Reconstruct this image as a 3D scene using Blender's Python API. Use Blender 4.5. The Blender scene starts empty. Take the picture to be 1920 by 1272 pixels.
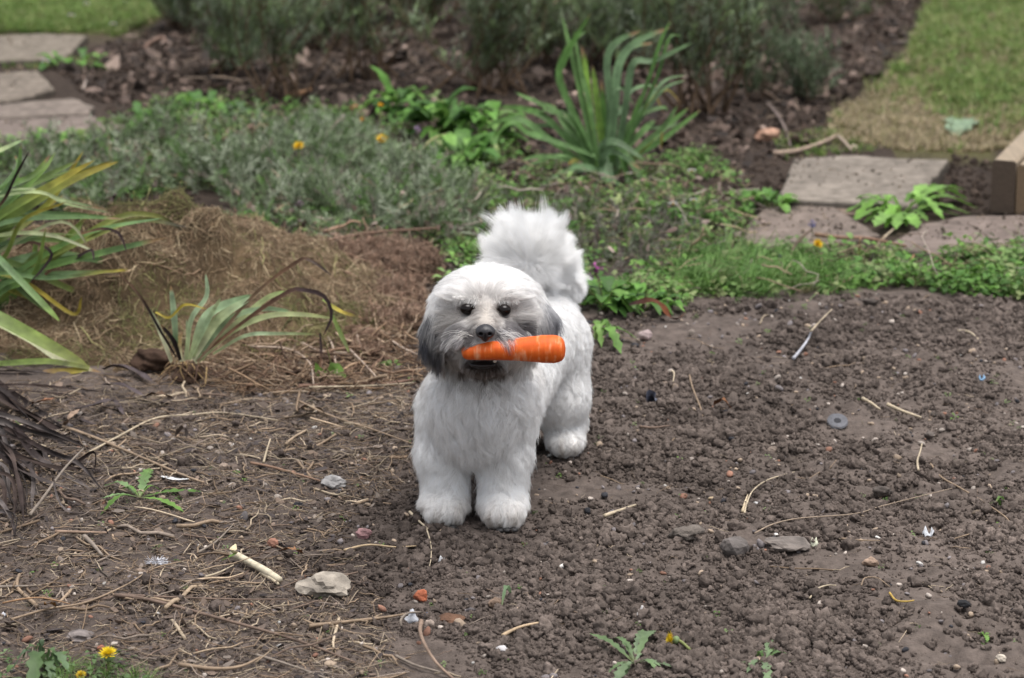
import bpy, math, random
import numpy as np
from mathutils import Vector, kdtree

rng = np.random.default_rng(7)
random.seed(7)
S = bpy.context.scene
COL = S.collection
# ------------------------------------------------------------------ camera
CAMZ, PITCH, FPX = 1.31, math.radians(15.2), 5200.0
CP, SP = math.cos(PITCH), math.sin(PITCH)
cam_d = bpy.data.cameras.new('camera')
cam = bpy.data.objects.new('camera', cam_d)
COL.objects.link(cam)
cam.location = (0, 0, CAMZ)
cam.rotation_euler = (math.pi/2 - PITCH, 0, 0)
cam_d.sensor_width = 36.0
cam_d.lens = FPX/1920*36.0
cam_d.clip_start = 0.05
cam_d.clip_end = 400
cam_d.dof.use_dof = True
cam_d.dof.focus_distance = 3.86
cam_d.dof.aperture_fstop = 6.6
S.camera = cam
# ------------------------------------------------------------------ sky, sun, exposure
SUN_EL, SUN_AZ = math.radians(80), math.radians(120)     # azimuth from +Y towards +X
W = bpy.data.worlds.new('World'); S.world = W; W.use_nodes = True
wn = W.node_tree.nodes; wl = W.node_tree.links
sky = wn.new('ShaderNodeTexSky'); sky.sky_type = 'NISHITA'; sky.sun_disc = False
sky.sun_elevation = SUN_EL; sky.sun_rotation = SUN_AZ
sky.air_density = 1.0; sky.dust_density = 4.0; sky.ozone_density = 1.0
hsv = wn.new('ShaderNodeHueSaturation'); hsv.inputs['Saturation'].default_value = 0.30
wl.new(sky.outputs[0], hsv.inputs['Color'])
wl.new(hsv.outputs[0], wn['Background'].inputs['Color'])
wn['Background'].inputs['Strength'].default_value = 0.11
sun_d = bpy.data.lights.new('sun', 'SUN'); sun_d.energy = 1.4; sun_d.angle = math.radians(45)
sun_d.color = (1.0, 0.975, 0.945)
sun = bpy.data.objects.new('sun', sun_d); COL.objects.link(sun)
sd = Vector((math.sin(SUN_AZ)*math.cos(SUN_EL), math.cos(SUN_AZ)*math.cos(SUN_EL), math.sin(SUN_EL)))
sun.rotation_euler = sd.to_track_quat('Z', 'Y').to_euler()
sun.location = (0, 6, 8)
S.view_settings.view_transform = 'Standard'
S.view_settings.look = 'None'
S.view_settings.gamma = 1.0
S.view_settings.use_curve_mapping = False
S.view_settings.exposure = 1.06
S.render.engine = 'CYCLES'
S.cycles.use_denoising = True
S.cycles.max_bounces = 8
S.cycles.diffuse_bounces = 4
S.cycles.glossy_bounces = 3
S.cycles.transmission_bounces = 8

# ------------------------------------------------------------------ numeric helpers
def hash2(ix, iy, seed):
    h = (ix.astype(np.int64)*374761393 + iy.astype(np.int64)*668265263 + seed*974711) & 0x7fffffff
    h = ((h ^ (h >> 13))*1274126177) & 0x7fffffff
    h = h ^ (h >> 16)
    return (h & 0xffff)/65535.0
def vnoise(x, y, s, seed=0):
    x = np.asarray(x, float)/s; y = np.asarray(y, float)/s
    ix = np.floor(x); iy = np.floor(y); fx = x-ix; fy = y-iy
    fx = fx*fx*fx*(fx*(fx*6-15)+10); fy = fy*fy*fy*(fy*(fy*6-15)+10)
    a = hash2(ix, iy, seed); b = hash2(ix+1, iy, seed); c = hash2(ix, iy+1, seed); d = hash2(ix+1, iy+1, seed)
    return (a*(1-fx)+b*fx)*(1-fy) + (c*(1-fx)+d*fx)*fy - 0.5
def noise3(p, s, seed=0):
    a = vnoise(p[:, 0]+p[:, 2]*0.71, p[:, 1]-p[:, 2]*0.53, s, seed)
    b = vnoise(p[:, 1]+p[:, 0]*0.37, p[:, 2]+p[:, 0]*0.41, s, seed+11)
    return (a+b)
def sstep(a, b, x):
    t = np.clip((np.asarray(x, float)-a)/(b-a), 0, 1)
    return t*t*(3-2*t)
def ray(px, py):
    d = np.array([0, CP, -SP])*FPX + np.array([1., 0, 0])*(px-960) - np.array([0, SP, CP])*(py-636)
    return d
def proj(P):
    P = np.atleast_2d(P); v = P - np.array([0, 0, CAMZ])
    f = v[:, 1]*CP - v[:, 2]*SP; u = v[:, 1]*SP + v[:, 2]*CP
    return 960 + FPX*v[:, 0]/f, 636 - FPX*u/f
def PY(px, py, Y):
    d = ray(px, py); return np.array([0, 0, CAMZ]) + d*(Y/d[1])
def PZ(px, py, z):
    d = ray(px, py); return np.array([0, 0, CAMZ]) + d*((z-CAMZ)/d[2])
def mpp(P):                                   # metres per photograph pixel at P
    return (P[1]*CP - (P[2]-CAMZ)*SP)/FPX
def H(x, y):
    x = np.asarray(x, float); y = np.asarray(y, float)
    soil = sstep(5.35, 4.95, y)
    right = sstep(-0.25, 0.15, x)
    h = 0.016*vnoise(x, y, 0.45, 1) + 0.010*vnoise(x, y, 0.16, 2)
    h = h + soil*(0.006+0.008*right)*vnoise(x, y, 0.055, 3) + soil*(0.003+0.004*right)*vnoise(x, y, 0.02, 4)
    h = h + 0.022*soil*right*np.exp(-((y-4.72)/0.3)**2)
    calm = np.exp(-(((x-0.0)/0.16)**2 + ((y-3.95)/0.26)**2))
    return h*(1-0.8*calm)
def G(px, py, dz=0.0):
    z = 0.0
    for _ in range(5):
        p = PZ(px, py, z+dz); z = float(H(p[0], p[1]))
    p = PZ(px, py, z+dz); return p
def in_poly(px, py, poly):
    px = np.asarray(px); py = np.asarray(py); c = np.zeros(px.shape, bool); n = len(poly)
    for i in range(n):
        x1, y1 = poly[i]; x2, y2 = poly[(i+1) % n]
        if y1 == y2: continue
        m = ((y1 > py) != (y2 > py)) & (px < (x2-x1)*(py-y1)/(y2-y1)+x1)
        c ^= m
    return c
def sample_poly(polys, n, grow=1.0):
    """n ground points (world) uniformly over the ground areas seen inside the pixel outlines"""
    allp = np.array([PZ(max(-400, min(2320, a)), b, 0) for po in polys for a, b in po])
    lo = allp.min(0); hi = allp.max(0); out = []; got = 0
    for _ in range(60):
        q = rng.random((n*2, 2))*(hi[:2]-lo[:2]) + lo[:2]
        px, py = proj(np.column_stack([q, np.zeros(len(q))]))
        m = np.zeros(len(q), bool)
        for po in polys: m |= in_poly(px, py, po)
        out.append(q[m]); got += m.sum()
        if got >= n: break
    q = np.concatenate(out)[:n]
    return np.column_stack([q, H(q[:, 0], q[:, 1])])

# ------------------------------------------------------------------ materials
def mat_base(name):
    m = bpy.data.materials.new(name); m.use_nodes = True
    return m, m.node_tree.nodes, m.node_tree.links, m.node_tree.nodes['Principled BSDF']
def mat_attr(name, rough=0.6, attr='col', inst=False, transl=0.0, var=0.25, scale=60.0, bump=0.0, bscale=300.0, spec=0.3, island=0.0):
    """colour from the geometry's own colour attribute, broken by noise; optional leaf translucency"""
    m, n, l, b = mat_base(name)
    a = n.new('ShaderNodeAttribute'); a.attribute_name = attr
    if inst: a.attribute_type = 'INSTANCER'
    tc = n.new('ShaderNodeTexCoord')
    nz = n.new('ShaderNodeTexNoise'); nz.inputs['Scale'].default_value = scale; nz.inputs['Detail'].default_value = 4
    l.new(tc.outputs['Object'], nz.inputs['Vector'])
    mr = n.new('ShaderNodeMapRange'); mr.inputs['From Min'].default_value = 0.3; mr.inputs['From Max'].default_value = 0.7
    mr.inputs['To Min'].default_value = 1-var; mr.inputs['To Max'].default_value = 1+var
    l.new(nz.outputs['Fac'], mr.inputs['Value'])
    mx = n.new('ShaderNodeVectorMath'); mx.operation = 'SCALE'
    l.new(a.outputs['Color'], mx.inputs[0]); l.new(mr.outputs[0], mx.inputs['Scale'])
    l.new(mx.outputs[0], b.inputs['Base Color'])
    b.inputs['Roughness'].default_value = rough; b.inputs['Specular IOR Level'].default_value = spec
    if bump:
        nb = n.new('ShaderNodeTexNoise'); nb.inputs['Scale'].default_value = bscale; nb.inputs['Detail'].default_value = 6
        l.new(tc.outputs['Object'], nb.inputs['Vector'])
        bp = n.new('ShaderNodeBump'); bp.inputs['Strength'].default_value = bump; bp.inputs['Distance'].default_value = 0.003
        l.new(nb.outputs['Fac'], bp.inputs['Height']); l.new(bp.outputs[0], b.inputs['Normal'])
    if transl:
        t = n.new('ShaderNodeBsdfTranslucent'); l.new(mx.outputs[0], t.inputs['Color'])
        ms = n.new('ShaderNodeMixShader'); ms.inputs[0].default_value = transl
        l.new(b.outputs[0], ms.inputs[1]); l.new(t.outputs[0], ms.inputs[2])
        l.new(ms.outputs[0], n['Material Output'].inputs['Surface'])
    return m
M = {}
M['soil'] = mat_attr('soil', rough=0.95, var=0.3, scale=55, bump=0.9, bscale=260, spec=0.12)
M['crumb'] = mat_attr('soil_crumb', rough=0.95, attr='icol', inst=True, var=0.3, scale=1.3, bump=0.6, bscale=5, spec=0.1)
M['stone'] = mat_attr('stone', rough=0.8, var=0.3, scale=60, bump=0.5, bscale=220, spec=0.25)
M['istone'] = mat_attr('small_stone', rough=0.8, attr='icol', inst=True, var=0.2, scale=2, spec=0.25)
M['leaf'] = mat_attr('leaf', rough=0.5, transl=0.3, var=0.3, scale=45, spec=0.25, bump=0.25, bscale=120)
M['straw'] = mat_attr('straw', rough=0.7, var=0.25, scale=90, spec=0.2)
M['istraw'] = mat_attr('straw_litter', rough=0.75, attr='icol', inst=True, var=0.25, scale=12, spec=0.2)
M['ileaf'] = mat_attr('small_leaf', rough=0.55, attr='icol', inst=True, transl=0.28, var=0.22, scale=40, spec=0.22)
M['slab'] = mat_attr('slab_concrete', rough=0.9, var=0.32, scale=38, bump=0.6, bscale=140, spec=0.12)
M['petal'] = mat_attr('petal', rough=0.6, transl=0.2, var=0.08, spec=0.2)
M['dry'] = mat_attr('dry_matter', rough=0.9, var=0.35, scale=45, bump=0.8, bscale=150, spec=0.1)
M['withered'] = mat_attr('withered_leaf', rough=0.7, var=0.35, scale=40, bump=0.3, bscale=200, spec=0.06)

# ------------------------------------------------------------------ object helpers
OFF = {}
def mk(name, v, f, mat, parent=None, cols=None, smooth=True, label=None):
    v = np.asarray(v, float)
    off = OFF[parent.name] if parent is not None else np.zeros(3)
    me = bpy.data.meshes.new(name)
    me.from_pydata((v-off).tolist() if len(v) < 20000 else [], [], [] if len(v) >= 20000 else [tuple(x) for x in f])
    if len(v) >= 20000:
        f = np.asarray(f); k = f.shape[1]
        me.vertices.add(len(v)); me.vertices.foreach_set('co', (v-off).astype(np.float32).ravel())
        me.loops.add(f.size); me.loops.foreach_set('vertex_index', f.astype(np.int32).ravel())
        me.polygons.add(len(f)); me.polygons.foreach_set('loop_start', (np.arange(len(f))*k).astype(np.int32))
        me.polygons.foreach_set('loop_total', np.full(len(f), k, np.int32)) if False else None
        me.update(calc_edges=True)
    if smooth: me.polygons.foreach_set('use_smooth', np.ones(len(me.polygons), bool))
    if cols is not None:
        c = np.asarray(cols, float)
        if c.ndim == 1: c = np.tile(c, (len(v), 1))
        a = me.attributes.new('col', 'FLOAT_COLOR', 'POINT')
        a.data.foreach_set('color', np.column_stack([c[:, :3], np.ones(len(v))]).astype(np.float32).ravel())
    me.update()
    o = bpy.data.objects.new(name, me); COL.objects.link(o)
    me.materials.append(mat)
    if parent is not None: o.parent = parent
    OFF[o.name] = off
    if label: o['label'] = label
    return o
def tag(o, label=None, cat=None, group=None, kind=None):
    if label: o['label'] = label
    if cat: o['category'] = cat
    if group: o['group'] = group
    if kind: o['kind'] = kind
    return o
def thing(name, label, cat, loc, group=None):
    o = bpy.data.objects.new(name, None); COL.objects.link(o)
    o.location = tuple(float(t) for t in loc); o.empty_display_size = 0.03
    OFF[o.name] = np.array(loc, float)
    return tag(o, label, cat, group)
def solo(name, v, f, mat, cols, label, cat, group=None, smooth=True):
    """a thing that is one mesh: origin at its base"""
    v = np.asarray(v, float); base = np.array([v[:, 0].mean(), v[:, 1].mean(), v[:, 2].min()])
    o = mk(name, v-base, f, mat, None, cols, smooth); o.location = base.tolist(); OFF[o.name] = base
    return tag(o, label, cat, group)
def crom(P, n):
    P = np.asarray(P, float)
    if len(P) == 2: return P[0]+(P[1]-P[0])*np.linspace(0, 1, n)[:, None]
    Q = np.vstack([2*P[0]-P[1], P, 2*P[-1]-P[-2]]); k = len(P)-1
    t = np.linspace(0, k-1e-6, n); i = t.astype(int); u = (t-i)[:, None]
    a, b, c, d = Q[i], Q[i+1], Q[i+2], Q[i+3]
    return 0.5*((2*b)+(c-a)*u+(2*a-5*b+4*c-d)*u*u+(3*b-a-3*c+d)*u**3)
def unit(v): return v/np.maximum(np.linalg.norm(v, axis=-1, keepdims=True), 1e-9)
def tube(P, r, sides=6, n=None, wob=0.0):
    """tapered tube along P; r: list of radii along it"""
    n = n or max(4, 4*len(P)); C = crom(P, n); R = np.interp(np.linspace(0, 1, n), np.linspace(0, 1, len(r)), r)
    if wob: R = R*(1+wob*(rng.random(n)-0.5))
    T = unit(np.gradient(C, axis=0)); up = np.array([0, 0, 1.0])
    if abs(T[:, 2]).mean() > 0.85: up = np.array([0, 1.0, 0])
    A = unit(np.cross(T, up)); B = np.cross(A, T)
    an = np.arange(sides)*2*math.pi/sides
    V = (C[:, None]+R[:, None, None]*(np.cos(an)[None, :, None]*A[:, None]+np.sin(an)[None, :, None]*B[:, None])).reshape(-1, 3)
    F = [(i*sides+j, i*sides+(j+1) % sides, (i+1)*sides+(j+1) % sides, (i+1)*sides+j) for i in range(n-1) for j in range(sides)]
    V = np.vstack([V, C[0], C[-1]])
    k = len(V)
    F3 = [(k-2, (j+1) % sides, j) for j in range(sides)] + [(k-1, (n-1)*sides+j, (n-1)*sides+(j+1) % sides) for j in range(sides)]
    return V, F+F3, np.concatenate([np.repeat(np.linspace(0, 1, n), sides), [0, 1]])
def ribbon(P, w, n=14, fold=0.25, prof='strap', up=(0, 0, 1), twist=0.0, teeth=0, curl=0.0):
    """a leaf blade along P with a keeled cross-section"""
    C = crom(P, n); t = np.linspace(0, 1, n); T = unit(np.gradient(C, axis=0))
    u0 = np.array(up, float); A = np.cross(T, u0); bad = np.linalg.norm(A, axis=1) < 0.15
    A[bad] = np.cross(T[bad], np.array([0.3, 1, 0.1])); A = unit(A); N = np.cross(A, T)
    if twist:
        ca, sa = np.cos(twist*t)[:, None], np.sin(twist*t)[:, None]; A, N = A*ca+N*sa, N*ca-A*sa
    if prof == 'strap': p = np.clip(0.62+0.9*t, 0, 1)*np.sqrt(np.clip(1-t**3.2, 0, 1))
    elif prof == 'oval': p = np.sin(math.pi*np.clip(t*0.94+0.05, 0, 1)**0.8)**0.8
    elif prof == 'heart': p = np.sin(math.pi*np.clip(t*0.93+0.06, 0, 1)**0.62)**0.85
    else: p = np.clip(0.15+1.15*t**0.8, 0, 1)*np.sqrt(np.clip(1-t**4, 0, 1))
    p = np.maximum(p, 0.03)
    if teeth:
        p = p*(0.55+0.45*np.abs(((t*teeth) % 1.0)*2-1)**0.7)
        p[0] = 0.06
    hw = (p*w/2)[:, None]
    wav = curl*w*np.sin(t*17+rng.random()*6)[:, None]*p[:, None]
    L = C-A*hw+N*(hw*fold+wav); Rr = C+A*hw+N*(hw*fold-wav)
    V = np.stack([L, C, Rr], 1).reshape(-1, 3)
    F = []
    for i in range(n-1):
        a = i*3; F += [(a, a+1, a+4, a+3), (a+1, a+2, a+5, a+4)]
    return V, F, np.repeat(t, 3)
def join(parts):
    V = []; F = []; C = []; k = 0
    for v, f, c in parts:
        V.append(v); C.append(np.broadcast_to(c, (len(v), 3)) if np.ndim(c) == 1 else c)
        F += [tuple(int(i)+k for i in q) for q in f]; k += len(v)
    return np.vstack(V), F, np.vstack(C)
def grad(t, *stops):
    """colour gradient: stops (pos, rgb)"""
    xs = [s[0] for s in stops]; cs = np.array([s[1] for s in stops])
    return np.column_stack([np.interp(t, xs, cs[:, i]) for i in range(3)])
def ico(sub):
    import bmesh
    bm = bmesh.new(); bmesh.ops.create_icosphere(bm, subdivisions=sub, radius=1.0)
    v = np.array([x.co[:] for x in bm.verts]); f = [tuple(y.index for y in x.verts) for x in bm.faces]; bm.free()
    return v, f
ICO = {k: ico(k) for k in (1, 2, 3, 4)}
def rock(r, seed, sub=3, amp=0.35, flat=(1, 1, 0.7), facet=0.0):
    v, f = ICO[sub]; v = v.copy()
    d = 1+amp*noise3(v+seed*3.1, 0.9, seed)+0.5*amp*noise3(v*1.0+seed, 0.4, seed+3)
    if facet:
        q = np.random.default_rng(seed)
        for _ in range(9):
            nrm = unit(q.normal(size=3)); lim = 0.62+0.25*q.random(); s = v@nrm
            d = np.where(s > lim, d*(1-facet*(1-lim/np.maximum(s, 1e-3))), d)
    if facet: d = d*(1+0.16*noise3(v+seed*1.7, 0.30, seed+5)+0.07*noise3(v+seed, 0.13, seed+6))
    v = v*d[:, None]*np.array(flat)*r
    return v, f
def rotz(v, a):
    c, s = math.cos(a), math.sin(a); return np.column_stack([v[:, 0]*c-v[:, 1]*s, v[:, 0]*s+v[:, 1]*c, v[:, 2]])

# ------------------------------------------------------------------ scattering of what nobody could count
def src_mesh(name, v, f, mat, smooth=True):
    me = bpy.data.meshes.new(name); me.from_pydata(np.asarray(v).tolist(), [], [tuple(x) for x in f])
    if smooth: me.polygons.foreach_set('use_smooth', np.ones(len(me.polygons), bool))
    me.materials.append(mat); me.update()
    return bpy.data.objects.new(name, me)
def scatter(name, pts, rot, scl, cols, sources, kind='stuff', parent=None, label=None, idx=None):
    pts = np.asarray(pts, float); n = len(pts)
    off = OFF[parent.name] if parent is not None else np.zeros(3)
    scl = np.asarray(scl, float)
    if scl.ndim == 1: scl = np.repeat(scl[:, None], 3, 1)
    idx = rng.integers(0, len(sources), n) if idx is None else idx
    me = bpy.data.meshes.new(name); me.vertices.add(n); me.vertices.foreach_set('co', (pts-off).astype(np.float32).ravel())
    for an, ty, key, val in (('rot', 'FLOAT_VECTOR', 'vector', rot), ('scl', 'FLOAT_VECTOR', 'vector', scl)):
        a = me.attributes.new(an, ty, 'POINT'); a.data.foreach_set(key, np.asarray(val, np.float32).ravel())
    a = me.attributes.new('icol', 'FLOAT_COLOR', 'POINT'); a.data.foreach_set('color', np.column_stack([cols, np.ones(n)]).astype(np.float32).ravel())
    a = me.attributes.new('pick', 'INT', 'POINT'); a.data.foreach_set('value', idx.astype(np.int32))
    me.update()
    o = bpy.data.objects.new(name, me); COL.objects.link(o); o['kind'] = kind
    if parent is not None: o.parent = parent
    OFF[o.name] = off
    if label: o['label'] = label
    c = bpy.data.collections.new(name+'_shapes')
    for i, s in enumerate(sources):
        s.name = name+'_shape_%02d' % i; c.objects.link(s)
    g = bpy.data.node_groups.new(name+'_scatter', 'GeometryNodeTree')
    g.interface.new_socket('Geometry', in_out='INPUT', socket_type='NodeSocketGeometry')
    g.interface.new_socket('Geometry', in_out='OUTPUT', socket_type='NodeSocketGeometry')
    N = g.nodes; L = g.links
    gi = N.new('NodeGroupInput'); go = N.new('NodeGroupOutput')
    iop = N.new('GeometryNodeInstanceOnPoints'); ci = N.new('GeometryNodeCollectionInfo')
    ci.inputs['Collection'].default_value = c; ci.inputs['Separate Children'].default_value = True; ci.inputs['Reset Children'].default_value = True
    iop.inputs['Pick Instance'].default_value = True
    def na(nm, ty):
        x = N.new('GeometryNodeInputNamedAttribute'); x.data_type = ty; x.inputs['Name'].default_value = nm; return x.outputs['Attribute']
    e2r = N.new('FunctionNodeEulerToRotation')
    L.new(na('rot', 'FLOAT_VECTOR'), e2r.inputs[0]); L.new(e2r.outputs[0], iop.inputs['Rotation'])
    L.new(na('scl', 'FLOAT_VECTOR'), iop.inputs['Scale']); L.new(na('pick', 'INT'), iop.inputs['Instance Index'])
    L.new(gi.outputs[0], iop.inputs['Points']); L.new(ci.outputs[0], iop.inputs['Instance'])
    L.new(iop.outputs[0], go.inputs[0])
    md = o.modifiers.new('scatter', 'NODES'); md.node_group = g
    return o
def jit(c, n, amt=0.2, hue=0.06):
    c = np.asarray(c, float); b = 1+amt*rng.normal(size=(n, 1))
    return np.clip(c*np.clip(b, 0.4, 1.8)*(1+hue*rng.normal(size=(n, 3))), 0.004, 0.95)
def pick_cols(pal, n, amt=0.18, w=None):
    pal = np.array(pal, float); i = rng.choice(len(pal), n, p=None if w is None else np.array(w)/np.sum(w))
    return np.clip(pal[i]*np.clip(1+amt*rng.normal(size=(n, 1)), 0.4, 1.7), 0.004, 0.95)
# =================================================================== the ground
SOIL_R = np.array([0.100, 0.080, 0.069]); SOIL_L = np.array([0.081, 0.064, 0.055]); BED = np.array([0.046, 0.034, 0.027])
def axis(lo, hi, step, far, g=1.16):
    a = list(np.arange(lo, hi+1e-6, step)); s = step
    while a[-1] < far: s *= g; a.append(a[-1]+s)
    s = step
    while a[0] > -far: s *= g; a.insert(0, a[0]-s)
    return np.array(a)
LAWN_R = [(1760, -60), (1700, 110), (1640, 160), (1560, 215), (1545, 262), (1700, 285), (1840, 285), (2010, 262), (2320, 262), (2320, -60)]
LAWN_L = [(-400, -60), (-400, 66), (160, 64), (215, 70), (300, 40), (318, -60)]
def ground_col(x, y):
    P = np.column_stack([x, y, np.zeros(len(x))]); vis = y > 2.6
    px = np.full(len(x), -9e3); py = np.full(len(x), -9e3)
    px[vis], py[vis] = proj(P[vis])
    w = np.clip(sstep(620, 980, px+120*vnoise(x, y, 0.2, 9)), 0, 1)[:, None]
    c = SOIL_L*(1-w)+SOIL_R*w
    patch = vnoise(x, y, 0.22, 21)+0.6*vnoise(x, y, 0.07, 22)
    c = c*(1+0.38*patch[:, None])
    b = sstep(560, 470, py+60*vnoise(x, y, 0.15, 23))[:, None]; c = c*(1-b)+BED*(1+0.5*patch[:, None])*b
    lawn = in_poly(px, py, LAWN_R) | in_poly(px, py, LAWN_L) | ~vis & (y > 2.6)
    c[lawn] = np.array([0.085, 0.08, 0.035])*(1+0.4*patch[lawn][:, None])
    return np.clip(c, 0.01, 0.4)
gx = axis(-0.98, 0.98, 0.0055, 70); gy = axis(3.05, 5.2, 0.0055, 90)
XX, YY = np.meshgrid(gx, gy); X1, Y1 = XX.ravel(), YY.ravel()
Z1 = H(X1, Y1)
# clods and hollows: sharper lumps where the bed has been dug
dug = sstep(5.2, 4.95, Y1)*sstep(-0.35, 0.1, X1+0.3*vnoise(X1, Y1, 0.2, 31))
lump = np.abs(vnoise(X1, Y1, 0.035, 33))+0.5*np.abs(vnoise(X1, Y1, 0.016, 34))
Z1 = Z1+dug*0.017*(0.25-lump)*sstep(-0.3, 0.3, vnoise(X1, Y1, 0.3, 35))
Z1 = Z1+0.004*(vnoise(X1, Y1, 0.012, 36))*sstep(5.5, 5.0, Y1)
nx_, ny_ = len(gx), len(gy)
ii = np.arange(nx_*ny_).reshape(ny_, nx_)
Fg = np.stack([ii[:-1, :-1], ii[:-1, 1:], ii[1:, 1:], ii[1:, :-1]], -1).reshape(-1, 4)
ground = mk('ground', np.column_stack([X1, Y1, Z1]), Fg, M['soil'], None, ground_col(X1, Y1))
tag(ground, kind='structure')

SOIL_AREA = [(-380, 1450), (-380, 860), (200, 760), (420, 740), (700, 700), (800, 640), (1100, 620), (1180, 590), (1560, 560), (2300, 570), (2300, 1450)]
# crumbs of soil
def crumb(s):
    v, f = ICO[3]; q = np.random.default_rng(s); d = 1+0.5*noise3(v+s, 0.8, s)+0.55*noise3(v+2*s, 0.36, s+1)+0.3*noise3(v+3*s, 0.17, s+2)
    for _ in range(5):
        c = unit(q.normal(size=3)); d = d+0.35*np.exp(-np.sum((v-c)**2, 1)/0.10)
    v = v*d[:, None]*np.array([1.0, 0.85+0.3*q.random(), 0.75]); return v/np.abs(v).max(), f
crumbs = [src_mesh('crumb', *crumb(s), M['crumb']) for s in range(1, 13)]
n = 285000
P = sample_poly([SOIL_AREA], n); n = len(P); pxs, pys = proj(P)
rightw = sstep(560, 1000, pxs+150*vnoise(P[:, 0], P[:, 1], 0.2, 41))
clus = vnoise(P[:, 0], P[:, 1], 0.11, 42)+0.7*vnoise(P[:, 0], P[:, 1], 0.3, 43)
r = 0.00215*np.exp(0.52*rng.normal(size=n))*(1+1.05*np.clip(clus+0.02, 0, 1)*rightw)*(0.78+0.42*rightw)
keep = (rng.random(n) < (0.36+0.14*rightw+0.95*clus))
dd = np.hypot((P[:, 0])/0.16, (P[:, 1]-3.95)/0.25)
keep &= (dd > 0.9) | (rng.random(n) < 0.6)
P, r, rightw, clus = P[keep], np.clip(r, 0.0012, 0.013)[keep], rightw[keep], clus[keep]; n = len(P)
big = rng.random(n) < 0.0045*(0.3+rightw)*(0.4+3*np.clip(clus, 0, 1)); r[big] = 0.006+0.009*rng.random(big.sum())**1.6
cl_p = []; cl_r = []
for (cx_, cy_, sx_, sy_, k_) in ((1560, 880, 110, 38, 90), (1290, 1015, 60, 22, 36), (1420, 1150, 120, 34, 80), (1660, 1165, 90, 28, 50), (1650, 980, 120, 36, 60), (1080, 1180, 120, 40, 60), (1800, 900, 70, 50, 40), (1850, 1200, 60, 30, 40), (1320, 780, 90, 20, 26)):
    for _ in range(k_):
        g_ = PZ(cx_+sx_*rng.normal()*0.7, cy_+sy_*rng.normal()*0.7, 0); cl_p.append([g_[0], g_[1], H(g_[0], g_[1])]); cl_r.append(np.clip(0.0058*np.exp(0.42*rng.normal()), 0.003, 0.014))
cl_p = np.array(cl_p); P = np.vstack([P, cl_p]); r = np.concatenate([r, cl_r]); n = len(P)
P[:, 2] += r*np.where(r > 0.006, 0.3, 0.08)
base = ground_col(P[:, 0], P[:, 1])
cc = base*np.clip(1.04+0.20*rng.normal(size=(n, 1)), 0.5, 1.7)
scatter('soil_crumbs', P, rng.random((n, 3))*6.28, r, cc, crumbs)
# tiny stones mixed into the soil
n = 2700
P = sample_poly([SOIL_AREA], n); n = len(P)
r = 0.0026*np.exp(0.45*rng.normal(size=n)); r = np.clip(r, 0.0012, 0.008); P[:, 2] += r*0.5
stones = [src_mesh('pebble', *rock(1.0, s+50, 2, 0.25, (1.2, 0.9, 0.65), 0.6), M['istone']) for s in range(6)]
scatter('gravel', P, np.column_stack([0.4*rng.normal(size=(n, 2)), rng.random(n)*6.28]), r,
        pick_cols([(0.30, 0.23, 0.17), (0.36, 0.31, 0.27), (0.17, 0.15, 0.15), (0.25, 0.13, 0.09), (0.03, 0.03, 0.035), (0.5, 0.48, 0.45)], n, 0.2, [5, 4, 5, 2, 1.5, 0.5]), stones)

# dry stalks and roots lying about
def straw_src(name, wob, asp, seed, mat):
    q = np.random.default_rng(seed); k = 5
    Pp = np.column_stack([np.linspace(-0.5, 0.5, k), wob*q.normal(size=k), np.abs(0.05*q.normal(size=k))])
    v, f, t = tube(Pp, [asp, asp, asp*0.7], 4, 9); return src_mesh(name, v, f, mat)
straws = [straw_src('straw', w, a, i, M['istraw']) for i, (w, a) in enumerate([(0.01, 0.012), (0.02, 0.02), (0.05, 0.010), (0.10, 0.008), (0.03, 0.03), (0.16, 0.010), (0.0, 0.016), (0.08, 0.006)])]
LIT_L = [(-380, 1450), (-380, 760), (250, 700), (560, 640), (790, 690), (770, 900), (640, 1000), (700, 1100), (830, 1450)]
LIT_ROOT = [(380, 690), (520, 600), (660, 560), (800, 580), (800, 720), (640, 740), (420, 740)]
def straw_lay(name, polys, n, L0, pal, w=None, zr=0.006, tilt=0.08, hfun=None):
    P = sample_poly(polys, n); n = len(P)
    L = L0*np.exp(0.55*rng.normal(size=n)); P[:, 2] += 0.001+zr*rng.random(n)**2
    rot = np.column_stack([rng.random(n)*6.28, tilt*rng.normal(size=n), rng.random(n)*6.28])
    return scatter(name, P, rot, np.clip(L, 0.006, 0.12), pick_cols(pal, n, 0.22, w), straws)
STRAWPAL = [(0.24, 0.175, 0.12), (0.17, 0.12, 0.08), (0.33, 0.265, 0.19), (0.12, 0.085, 0.065), (0.20, 0.16, 0.13)]
straw_lay('straw_litter', [LIT_L], 14500, 0.023, STRAWPAL)
straw_lay('pale_straw', [[(180, 760), (480, 700), (780, 700), (760, 830), (520, 860), (200, 860)], [(-60, 1060), (330, 1010), (800, 1150), (800, 1300), (-60, 1300)]], 300, 0.032, [(0.28, 0.21, 0.145), (0.22, 0.16, 0.11), (0.32, 0.255, 0.185)], zr=0.010, tilt=0.12)
straw_lay('root_litter', [LIT_ROOT], 2600, 0.045, [(0.24, 0.16, 0.10), (0.16, 0.10, 0.065), (0.30, 0.22, 0.15), (0.10, 0.06, 0.04)], zr=0.022, tilt=0.25)
straw_lay('stalk_crumbs', [SOIL_AREA], 1500, 0.017, STRAWPAL)
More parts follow.
